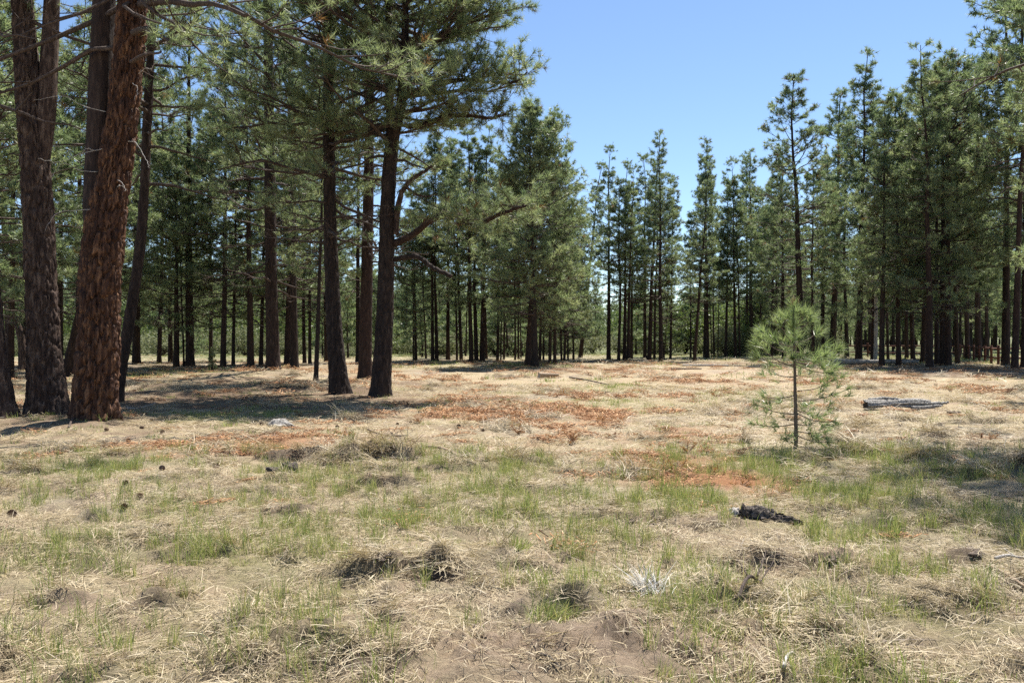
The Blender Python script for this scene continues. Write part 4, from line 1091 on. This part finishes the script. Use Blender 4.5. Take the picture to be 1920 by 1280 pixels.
sl, shell = slab("bark_slab", "charred weathered bark lump lying in green grass right of centre", 1425, 980, .34, .18, .025, .07, math.radians(-10), 72, M_CHAR, math.radians(20), .03)
o = shell("broken_flake", .24, .10, .015, .03, np.array([.22, -.03, .015]), 73); o.data.materials[0] = M_LOGEND; o.rotation_euler = (math.radians(38), .06, -.12)
o = shell("broken_flake", .11, .12, .015, .05, np.array([-.20, .02, .0]), 74); o.data.materials[0] = M_DEAD
o = shell("broken_flake", .05, .16, .03, .07, np.array([-.135, -.03, .03]), 75); o.data.materials[0] = M_LOGEND
slab("wood_flake", "thin dark stick-like bark strip on bare soil by the right edge", 1880, 944, .30, .05, .012, .012, math.radians(-4), 76, M_LOGEND, 0, .0)

def stump():
    x, y = at(528, 893)
    root = thing("low_stump", "low jagged dark stump half hidden by green grass", "stump", (x, y, gz(x, y)))
    g = np.random.default_rng(8)
    for cx, w, h, sd2 in ((-.10, .17, .075, 1), (.09, .19, .125, 2)):
        n = 30; a = np.arange(n) * 2 * np.pi / n
        rr = .5 * w * (1 + .2 * (vnoise(a / 6.283 * 8, a * 0, sd2, wrap=8) - .5))
        V = [];
        for zz, k in ((-.06, 1.1), (h * .5, 1.03), (h, 1.0), (h * .93, .86), (h * .8, .4)):
            jag = (vnoise(a / 6.283 * 12, a * 0, sd2 + 3, wrap=12) - .5) * .04 * (zz > .04)
            V.append(np.stack([cx + rr * k * np.cos(a), rr * .8 * k * np.sin(a), np.full(n, zz) + jag], -1))
        V = np.concatenate(V + [np.array([[cx, 0, h * .8]])]); Q = []
        for r in range(4):
            k = np.arange(n); Q.append(np.stack([r * n + k, r * n + (k + 1) % n, (r + 1) * n + (k + 1) % n, (r + 1) * n + k], -1))
        k = np.arange(n); T = np.stack([4 * n + k, 4 * n + (k + 1) % n, np.full(n, 5 * n)], -1)
        link("stump_lobe", build_mesh("stump_lobe", V, T, np.concatenate(Q), None, False, M_LOGEND), root)
stump()

def stick(name, label, pxs, rad, mat, lift=.02, side=None, seed=0, fork=None, group=None):
    P = [at(*p) for p in pxs]; x0, y0 = P[0]; z0 = gz(x0, y0)
    root = thing(name, label, "stick", (x0, y0, z0), 0, group)
    pts = [np.array([x - x0, y - y0, gz(x, y) - z0 + lift + rad * .5]) for x, y in P]
    part_tube("stem", root, pts, np.linspace(rad, rad * .6, len(pts)), mat, 8, seed, .004)
    if fork:
        for (px, py), (qx, qy), up in fork:
            a = at(px, py); b = at(qx, qy)
            part_tube("side_twig", root, [np.array([a[0] - x0, a[1] - y0, gz(*a) - z0 + lift]), np.array([b[0] - x0, b[1] - y0, gz(*b) - z0 + lift + up])], [rad * .5, rad * .2], mat, 6, seed + 1, .004, 8)
stick("fallen_stick", "straight brown stick propped on the grass near the right edge", [(1852, 1074), (1885, 1090), (1925, 1112), (1970, 1136)], .016, M_STICK, .03)
stick("fallen_stick", "short dark stick lying just under the straight brown stick", [(1864, 1090), (1880, 1098), (1900, 1104)], .014, M_LOGEND, .01)
stick("fallen_branch", "pale forked branch lying on straw beside a green tuft near the right edge", [(1866, 1063), (1890, 1062), (1912, 1056), (1940, 1050)], .012, M_DEAD, .03, fork=[((1908, 1058), (1885, 1043), .04)])
stick("fallen_branch", "reddish branch lying on the bank of torn soil at the clearing's middle", [(790, 842), (830, 849), (860, 862), (886, 873)], .022, M_STICK, .05, seed=2)
stick("fallen_branch", "thin brown twig lying along the top of the torn soil bank", [(690, 812), (722, 818), (764, 820)], .02, M_STICK, .03, seed=3)
stick("fallen_branch", "bare grey twig sticking out of shade beside the orange-barked pine's foot", [(236, 772), (262, 768), (292, 760)], .012, M_DEAD, .08, fork=[((262, 768), (280, 772), .1)])
stick("fallen_branch", "curved dark root-like branch at the foot of the orange-barked pine", [(128, 806), (136, 797), (150, 791), (158, 795)], .02, M_TWIG, .04)
stick("fallen_stick", "thin reddish stick on bare soil in the right foreground", [(1690, 1062), (1715, 1073), (1742, 1083)], .006, M_STICK, .015)
stick("fallen_branch", "grey bleached dead brush stem rising from the straw heap in the right foreground", [(1384, 1165), (1405, 1140), (1432, 1122)], .012, M_TWIG, .06, fork=[((1420, 1132), (1438, 1085), .12), ((1405, 1140), (1384, 1100), .10), ((1425, 1128), (1452, 1100), .1)])
stick("fallen_stick", "dark split stick on the bare soil of the foreground middle", [(1008, 1252), (1030, 1262), (1052, 1272)], .007, M_LOGEND, .012)
stick("fallen_stick", "dark stick crossing bare soil at the foreground's left", [(572, 1196), (592, 1206), (606, 1218)], .008, M_LOGEND, .014)
stick("fallen_branch", "grey stick lying left of the fallen pole near the far pines", [(1068, 711), (1100, 716), (1140, 722)], .03, M_TWIG, .04)
stick("fallen_stick", "pale upright-bent stem in the straw heap, right foreground bottom", [(1470, 1290), (1478, 1262), (1486, 1246)], .009, M_DEAD, .05)

def blob(name, label, cat, px, py, sx, sy, sz, seed, mat, rough=.35, group=None):
    x, y = at(px, py); g = np.random.default_rng(seed)
    n, m = 14, 22
    th = np.linspace(0.02, np.pi - .02, n); ph = np.arange(m) * 2 * np.pi / m
    TH, PH = np.meshgrid(th, ph, indexing='ij')
    rr = 1 + rough * 2 * (vnoise(PH / 6.283 * 6, TH * 2.2, seed, wrap=6) - .5) + rough * (vnoise(PH / 6.283 * 14, TH * 6, seed + 1, wrap=14) - .5)
    V = np.stack([rr * np.sin(TH) * np.cos(PH) * sx, rr * np.sin(TH) * np.sin(PH) * sy, rr * np.cos(TH) * sz], -1).reshape(-1, 3)
    i = np.arange(n - 1)[:, None] * m; j = np.arange(m)[None, :]; j1 = (j + 1) % m
    Q = np.stack([i + j, i + m + j, i + m + j1, i + j1], -1).reshape(-1, 4)
    k = np.arange(m); k1 = (k + 1) % m
    V = np.concatenate([V, [[0, 0, sz], [0, 0, -sz]]])
    T = np.concatenate([np.stack([np.full(m, n * m), k, k1], -1), np.stack([np.full(m, n * m + 1), (n - 1) * m + k1, (n - 1) * m + k], -1)])
    o = link(name, build_mesh(name, V, T, Q, None, False, mat), None, (x, y, min(gz(x + a, y + b) for a in (-sx * .6, 0, sx * .6) for b in (-sy * .6, 0, sy * .6)) + sz * .15))
    o.rotation_euler = (0, 0, g.uniform(0, 6))
    tag(o, label, cat, group)
    return o
blob("white_stone", "small white stone on the litter just before the arched bark slab", "stone", 516, 816, .05, .04, .04, 5, M_WHITE, .3)
g = random.Random(8)
for i, (px, py, s) in enumerate([(575, 846, .11), (610, 840, .09), (545, 843, .10), (655, 862, .13), (690, 868, .14), (672, 858, .12), (640, 853, .1), (716, 866, .10), (750, 868, .09), (520, 842, .08), (590, 850, .09), (730, 830, .07),
                                 (705, 850, .08), (628, 832, .07), (555, 850, .07)]):
    blob("soil_clod", "dark turned-up soil clod on the torn bank left of the clearing's middle", "clod", px + g.uniform(-3, 3), py, s * g.uniform(.8, 1.3), s * .7, s * .5, 200 + i, M_CLOD, .45, "clods on the torn bank")
for i, (px, py, s) in enumerate([(800, 1078, .05), (840, 1082, .06), (720, 1080, .05), (1450, 1060, .05), (1560, 1065, .05), (1590, 1070, .04), (1790, 1050, .06), (1825, 1056, .07), (1660, 985, .06), (1690, 990, .05), (1180, 975, .05), (1230, 985, .05), (1110, 968, .05),
                                 (1760, 800, .1), (1790, 775, .1), (1690, 800, .08), (1745, 870, .09), (1600, 808, .09), (1590, 1230, .03), (1520, 1240, .03), (1380, 740, .1), (980, 862, .07), (1000, 868, .08), (1850, 890, .08), (1865, 884, .07), (1760, 888, .06), (1340, 1170, .06), (1310, 1040, .04)]):
    blob("turf_clod", "grey-brown clump of torn turf among the dry grass", "clod", px, py, s * 1.3, s * .8, s * .42, 300 + i, M_CLOD, .6, "torn turf clumps in the dry grass")

# pine cones
def cone_mesh():
    g = np.random.default_rng(2); Vs, Ts, k = [], [], 0
    for i in range(64):
        t = i / 63; th = i * 2.39996; r = .032 * math.sin(math.pi * (.12 + .83 * t)) ** .7; x = .09 * (t - .5)
        c = np.array([x, r * .4 * math.cos(th), r * .4 * math.sin(th)]); o = np.array([.25 * r, math.cos(th) * r, math.sin(th) * r])
        s = np.array([0, -math.sin(th), math.cos(th)]) * .010
        Vs += [c - s * .6, c + s * .6, c + o + s, c + o - s, c + o * 1.12 + np.array([.004, 0, 0])]
        Ts += [[k, k + 1, k + 2], [k, k + 2, k + 3], [k + 3, k + 2, k + 4]]; k += 5
    return build_mesh("pine_cone", np.array(Vs), np.array(Ts), None, None, False, M_CONE)
CONE = cone_mesh()
g = random.Random(17)
spots = [(232, 965), (262, 940), (235, 922), (22, 975), (283, 792), (372, 791), (200, 812), (303, 817), (265, 806), (204, 858), (786, 894), (745, 795), (770, 790), (490, 793), (662, 795), (632, 800), (405, 891), (303, 893), (670, 788), (520, 815), (240, 832), (360, 850), (1010, 826), (1035, 820), (860, 800), (905, 812)]
for i, (px, py) in enumerate(spots):
    x, y = at(px, py)
    o = link("pine_cone", CONE, None, (x, y, gz(x, y) + .034)); o.rotation_euler = (g.uniform(0, 6), g.uniform(-.4, .4), g.uniform(0, 6)); s = g.uniform(.6, .85); o.scale = (s, s, s)
    tag(o, "open brown pine cone lying on the dry grass", "pine cone", "pine cones on the clearing floor")

# rusty dead pine sprigs
def sprig_mesh(seed):
    g = np.random.default_rng(seed)
    n = 9; az = g.uniform(0, 6.28, n); el = np.radians(g.uniform(8, 60, n)); L = g.uniform(.1, .24, n)
    D = np.stack([np.cos(el) * np.cos(az), np.cos(el) * np.sin(az), np.sin(el)], -1)
    E = D * L[:, None]
    V, T = needles(g, E, D, 26, .10, .0065, back=.1, up=.1)
    W = tubes(np.stack([np.zeros_like(E), E], 1), np.array([[.009, .005]]).repeat(n, 0), 4)
    return build_mesh("sprig_needles", V, T, None, dict(tint=np.repeat(np.clip(.5 + .25 * g.normal(size=n), 0, 1), 26 * 3)), False, M_RUST), build_mesh("sprig_stem", W[0], None, W[1], None, True, M_STICK)
SPR = [sprig_mesh(40 + i) for i in range(5)]
spots = [(593, 815), (653, 823), (693, 775), (766, 763), (785, 790), (850, 760), (877, 771), (975, 783), (1068, 830), (972, 813), (1010, 723), (1008, 742), (930, 730), (1045, 770), (1085, 765), (1210, 735), (1180, 738), (1303, 750), (1342, 747), (1070, 828), (1395, 730), (1310, 716), (1320, 853), (1340, 880), (1290, 850), (1390, 905),
         (1270, 880), (1240, 885), (1610, 728), (1620, 716), (1660, 726), (1640, 715), (1700, 735), (1755, 722), (1780, 733), (1870, 768), (1588, 828), (1672, 778), (1840, 822), (1860, 825), (1735, 716), (1800, 728), (1500, 720), (1440, 756), (560, 775), (720, 720), (830, 715), (860, 708), (905, 712), (800, 700), (950, 760), (905, 785), (1120, 790), (1150, 815), (1015, 700), (460, 700), (370, 694)]
for i, (px, py) in enumerate(spots):
    x, y = at(px, py); k = SPR[i % 5]
    r = thing("dead_pine_sprig", "rust-coloured dead pine sprig lying on the clearing floor", "pine sprig", (x, y, gz(x, y) + .01), RNG.uniform(0, 6.28), "rusty dead sprigs scattered over the clearing")
    s = RNG.uniform(.6, 1.1); r.scale = (s, s, s * .8)
    link("dead_needles", k[0], r, kind="stuff"); link("twig", k[1], r, kind="stuff")

# ------------------------------------------------------------------ straw, grass and litter
def ribbons(P, W, side):
    """P (N,n,3), W (N,n) widths, side (N,3) -> flat blades"""
    N_, n, _ = P.shape
    V = np.stack([P - side[:, None] * W[..., None] * .5, P + side[:, None] * W[..., None] * .5], 2).reshape(-1, 3)
    b = (np.arange(N_) * n * 2)[:, None] + (np.arange(n - 1) * 2)[None]
    Q = np.stack([b, b + 1, b + 3, b + 2], -1).reshape(-1, 4)
    return V, Q

def straw_mat(seed, n, R, w, hmax, lo=.08, hi=.30, spread=.75, tbias=.5, mat=None):
    g = np.random.default_rng(seed)
    c = g.normal(0, R * .55, (n, 2))
    az = g.normal(0, spread, n) + np.where(g.uniform(size=n) < .5, 0, np.pi)
    el = np.abs(g.normal(0, .16, n)); L = g.uniform(lo, hi, n)
    D = np.stack([np.cos(el) * np.cos(az), np.cos(el) * np.sin(az), np.sin(el)], -1)
    s = np.linspace(0, 1, 4)[None, :, None]
    B = np.concatenate([c, g.uniform(-.005, hmax, (n, 1))], 1)
    bend = g.normal(0, .12, (n, 1, 3)) * [1, 1, .3] + np.array([0, 0, -.12])
    P = B[:, None] + D[:, None] * L[:, None, None] * s + bend * (s ** 2) * L[:, None, None]
    P[:, :, 2] = np.maximum(P[:, :, 2], -.004)
    side = np.cross(D, g.normal(0, .45, (n, 3)) + [0, 0, 1]); side /= np.linalg.norm(side, axis=1, keepdims=True)
    W = (w * g.uniform(.5, 1.3, n))[:, None] * np.array([[.8, 1, .9, .35]])
    V, Q = ribbons(P, W, side)
    tint = np.clip(tbias + .24 * g.normal(size=n), 0, 1)
    return build_mesh("straw", V, None, Q, dict(tint=np.repeat(tint, 8)), False, mat or M_STRAW)

def grass_tuft(seed, n, h, R, w, dry=.15):
    g = np.random.default_rng(seed)
    c = g.normal(0, R, (n, 2)); az = g.uniform(0, 6.28, n); L = h * g.uniform(.4, 1.1, n); lean = np.abs(g.normal(.18, .16, n)) + .04
    s = np.linspace(0, 1, 4)[None, :, None]
    hd = np.stack([np.cos(az), np.sin(az), np.zeros(n)], -1)
    P = np.concatenate([c, np.full((n, 1), -.01)], 1)[:, None] + L[:, None, None] * (np.array([0, 0, 1.])[None, None] * s * (1 - .25 * s * lean[:, None, None] * 2) + hd[:, None] * (lean[:, None, None] * (.35 * s + 1.1 * s ** 2)))
    sa = az + np.pi / 2 + g.normal(0, .6, n)
    side = np.stack([np.cos(sa), np.sin(sa), np.zeros(n)], -1)
    W = (w * g.uniform(.6, 1.2, n))[:, None] * np.array([[.8, 1, .75, .15]])
    V, Q = ribbons(P, W, side)
    tint = np.clip(.4 + .18 * g.normal(size=n), 0, .8); tint[g.uniform(size=n) < dry] = .97
    return build_mesh("grass", V, None, Q, dict(tint=np.repeat(tint, 8)), False, M_GRASS)

def chip_mat(seed, n, R):
    g = np.random.default_rng(seed)
    c = g.normal(0, R * .55, (n, 2)); az = g.uniform(0, 6.28, n); L = g.uniform(.03, .19, n) * g.uniform(.5, 1, n); w = g.uniform(.004, .015, n)
    el = g.normal(.05, .25, n)
    D = np.stack([np.cos(el) * np.cos(az), np.cos(el) * np.sin(az), np.sin(el)], -1)
    side = np.cross(D, g.normal(0, .35, (n, 3)) + [0, 0, 1]); side /= np.linalg.norm(side, axis=1, keepdims=True)
    nrm = np.cross(side, D)
    B = np.concatenate([c, g.uniform(.002, .035, (n, 1))], 1)
    th = .004
    corners = []
    for a, b_, k in ((-1, -1, 1), (1, -1, .7), (1, 1, .6), (-1, 1, 1)):
        for h in (0, 1):
            corners.append(B + D * (L * a * .5)[:, None] + side * (w * b_ * .5 * k)[:, None] + nrm * th * h)
    V = np.stack(corners, 1).reshape(-1, 3)
    q = np.array([[1, 3, 5, 7], [0, 2, 3, 1], [2, 4, 5, 3], [4, 6, 7, 5], [6, 0, 1, 7]])
    Q = (np.arange(n) * 8)[:, None, None] + q[None]
    tint = np.clip(.52 + .27 * g.normal(size=n), 0, 1)
    return build_mesh("chips", V, None, Q.reshape(-1, 4), dict(tint=np.repeat(tint, 8)), False, M_CHIP)

def wedge_points(g, n, d0, d1, half=0.80):
    """even over the ground of a wedge wider than the view"""
    y = np.sqrt(g.uniform(d0 ** 2, d1 ** 2, n)); x = y * g.uniform(-half, half, n)
    return x, y

def lay(name, label, cat, x, y, variants, g, s, rz=None, tilt=.12, lift=0.0):
    z = height(x, y) + lift
    n = len(x)
    if rz is None: rz = g.uniform(0, 6.28, n)
    rot = np.stack([g.normal(0, tilt, n), g.normal(0, tilt, n), rz], -1)
    return scatter(name, label, np.stack([x, y, z], -1), rot, s, g.integers(0, len(variants), n), variants, cat)

g = np.random.default_rng(50)
STR = [straw_mat(500 + i, 84, .15, .0025, .014, .025, .105, tbias=.5 + .06 * (i % 3 - 1)) for i in range(8)]
STR2 = [straw_mat(520 + i, 70, .28, .0062, .022, .05, .2, tbias=.55) for i in range(5)]
STR3 = [straw_mat(540 + i, 50, .55, .018, .04, .12, .4, tbias=.58) for i in range(4)]
def comb(x, y): return vnoise(x * .5 + 40, y * .5, 91) * 6 + g.normal(0, .45, len(x))
x, y = wedge_points(g, 10000, 2.3, 11.5)
dens = (1 - .72 * emask(BARE, x, y, 7)) * (1 - .8 * emask(RUST, x, y, 5)) * np.clip(4 * fbm(x * .9, y * .9, 61, 3) - 1.2, .4, 1) * (1 - .8 * soil_shade(x, y))
k = g.uniform(size=len(x)) < dens; x, y = x[k], y[k]
lay("dry_straw", "matted dry straw covering the foreground soil", "straw", x, y, STR, g, g.uniform(.7, 1.35, len(x)), comb(x, y))
x, y = wedge_points(g, 10500, 10.5, 28)
dens = (1 - .5 * emask(BARE, x, y, 7)) * (1 - .88 * emask(RUST, x, y, 5)) * np.clip(4 * fbm(x * .6, y * .6, 62, 3) - 1.2, .35, 1) * (1 - .85 * soil_shade(x, y)) * (1 - .92 * emask(DUFF_SHADE, x, y, 8))
k = g.uniform(size=len(x)) < dens; x, y = x[k], y[k]
lay("dry_straw", "matted dry straw over the middle of the clearing", "straw", x, y, STR2, g, g.uniform(.6, 1.2, len(x)), comb(x, y))
x, y = wedge_points(g, 8000, 26, 78, .75)
dens = np.clip(3 * fbm(x * .3, y * .3, 63, 3) - 1.2, .05, .6) * (1 - .85 * emask(DUFF_SHADE, x, y, 8)) * (1 - .85 * emask(RUST, x, y, 5))
k = g.uniform(size=len(x)) < dens; x, y = x[k], y[k]
lay("dry_straw", "thin dry straw on the far side of the clearing", "straw", x, y, STR3, g, g.uniform(.6, 1.1, len(x)), comb(x, y))

THA = [straw_mat(560 + i, 80, .10, .0034, .04, .05, .13, 1.3, tbias=.43) for i in range(4)]
THB = [straw_mat(570 + i, 80, .16, .0062, .07, .08, .26, 1.3, tbias=.43) for i in range(4)]
for nm, lab, var, lo, hi in (("dry_thatch", "grey thatch of dead grass hanging over the torn foreground banks", THA, 0, 9), ("dry_thatch", "grey thatch of dead grass along the torn banks of the mid clearing", THB, 9, 40)):
    X, Y = [], []
    for x0, y0, sx, h in BANKS:
        if not lo <= y0 < hi: continue
        k = int(3 + 13 * sx * h / .08)
        X.append(x0 + g.normal(0, sx * .55, k)); Y.append(y0 + g.normal(.08, .07, k) * (1 + y0 / 20))
    x, y = np.concatenate(X), np.concatenate(Y)
    k = g.uniform(size=len(x)) > .9 * emask(BARE, x, y, 7); x, y = x[k], y[k]
    props = [at(*p) for p in ((1425, 980), (528, 893), (530, 799), (1218, 1146), (232, 965), (262, 940), (235, 922), (516, 816), (1035, 1185))]
    keep = np.all([np.hypot(x - a, y - b) > .33 for a, b in props], 0); x, y = x[keep], y[keep]
    lay(nm, lab, "straw", x, y, var, g, g.uniform(.6, 1.2, len(x)), tilt=.4)
GR = [grass_tuft(600 + i, n, h, r, .0036, dry) for i, (n, h, r, dry) in enumerate([(16, .07, .06, .1), (22, .11, .04, .15), (26, .16, .035, .2), (30, .21, .03, .2), (14, .06, .08, .3), (34, .26, .04, .35), (12, .05, .09, .05), (18, .13, .07, .5)])]
GRW = [grass_tuft(620 + i, 26, h, .09, .010) for i, h in enumerate([.12, .16, .2, .14])]
GRF = [grass_tuft(640 + i, 26, h, .30, .030) for i, h in enumerate([.16, .2, .25])]
x, y = wedge_points(g, 26000, 2.3, 11.5)
m = np.maximum(emask(GREEN, x, y, 6), .30 * (fbm(x * 1.3, y * 1.3, 71, 3) > .42))
m = m * np.clip((fbm(x * 2.4, y * 2.4, 73, 2) - .28) * 2.6, 0, 1)
k = g.uniform(size=len(x)) < np.minimum(m ** 1.0 * 1.1, 1); x, y = x[k], y[k]
lay("green_grass", "fresh green grass tufts sprouting through the foreground straw", "grass", x, y, GR, g, g.uniform(.5, 1.15, len(x)), tilt=.08)
x, y = wedge_points(g, 22000, 10.5, 28)
m = np.maximum(emask(GREEN, x, y, 6), .16 * (fbm(x * .9, y * .9, 71, 3) > .5)) * np.clip((fbm(x * 1.5, y * 1.5, 73, 2) - .25) * 2.4, 0, 1)
k = g.uniform(size=len(x)) < m * .5; x, y = x[k], y[k]
lay("green_grass", "patches of short green grass in the middle of the clearing", "grass", x, y, GRW, g, g.uniform(.45, .95, len(x)), tilt=.08)
x, y = wedge_points(g, 9000, 26, 80, .75)
m = np.maximum(emask(GREEN, x, y, 6), .22 * (fbm(x * .35, y * .35, 74, 3) > .52)) + np.clip((y - 66) / 12, 0, .8)
k = g.uniform(size=len(x)) < m * .6; x, y = x[k], y[k]
lay("green_grass", "thin green grass by the feet of the far pines", "grass", x, y, GRF, g, g.uniform(.5, .9, len(x)), tilt=.06)

CH = [chip_mat(700 + i, 60, .22) for i in range(6)]
x, y = wedge_points(g, 42000, 6, 55, .75)
m = emask(RUST, x, y, 5); m = np.clip(m, 0, 1) ** 1.9 * np.clip((fbm(x * 1.6, y * 1.6, 81, 3) - .25) * 3.5, 0, 1) * np.clip(1.3 - y / 40, .3, 1) + .02
k = g.uniform(size=len(x)) < m * .8; x, y = x[k], y[k]
lay("bark_litter", "orange-brown bark chips and needle litter strewn over the clearing", "litter", x, y, CH, g, g.uniform(.7, 1.2, len(x)) * np.clip(y / 13, .8, 1.7), lift=.012)

# scattered long pale stalks and a bleached tussock in the foreground
def tussock(name, label, px, py, n, h, R, w, mat, seed, flat=.6, rotz=0.):
    x, y = at(px, py); g = np.random.default_rng(seed)
    root = thing(name, label, "grass tuft", (x, y, gz(x, y)), rotz)
    az = g.normal(0, 1.1, n); L = h * g.uniform(.5, 1.15, n); el = np.clip(g.normal(1 - flat, .3, n), .05, 1.4)
    D = np.stack([np.cos(el) * np.cos(az), np.cos(el) * np.sin(az), np.sin(el)], -1)
    s = np.linspace(0, 1, 5)[None, :, None]
    B = np.concatenate([g.normal(0, R, (n, 2)), np.full((n, 1), -.005)], 1)
    P = B[:, None] + D[:, None] * L[:, None, None] * s + np.array([0, 0, -.35]) * (s ** 2) * L[:, None, None] * g.uniform(.2, 1, (n, 1, 1))
    P[:, :, 2] = np.maximum(P[:, :, 2], .004)
    side = np.cross(D, g.normal(0, .4, (n, 3)) + [0, 0, 1]); side /= np.linalg.norm(side, axis=1, keepdims=True)
    W = (w * g.uniform(.6, 1.2, n))[:, None] * np.array([[.8, 1, .9, .7, .2]])
    V, Q = ribbons(P, W, side)
    tint = np.clip(.5 + .25 * g.normal(size=n), 0, 1)
    link("blades", build_mesh("blades", V, None, Q, dict(tint=np.repeat(tint, 10)), False, mat), root, kind="stuff")
tussock("dry_tussock", "bleached white tussock of dead grass fanned out in the foreground", 1218, 1146, 150, .22, .035, .004, M_PALE, 1, .35, math.radians(110))
tussock("dry_tussock", "heap of yellow-brown straw matted low in the right foreground", 1420, 1180, 260, .34, .10, .006, M_STRAW, 2, .85, math.radians(-40))
tussock("dry_tussock", "big flattened straw heap at the bottom right of the clearing floor", 1560, 1230, 360, .42, .14, .006, M_STRAW, 3, .85, math.radians(-30))
tussock("grass_tussock", "dark-based green tussock on a small hummock in the foreground", 1035, 1185, 240, .16, .06, .004, M_GRASS, 4, .05, 0)
tussock("grass_tussock", "small bright green tuft on the bank left of the bleached tussock", 975, 1060, 90, .15, .03, .004, M_GRASS, 5, .0, 0)
tussock("dry_tussock", "grey dead grass heap under the foreground bank", 830, 1088, 190, .16, .16, .0035, M_STRAW, 6, .9, math.radians(-90))
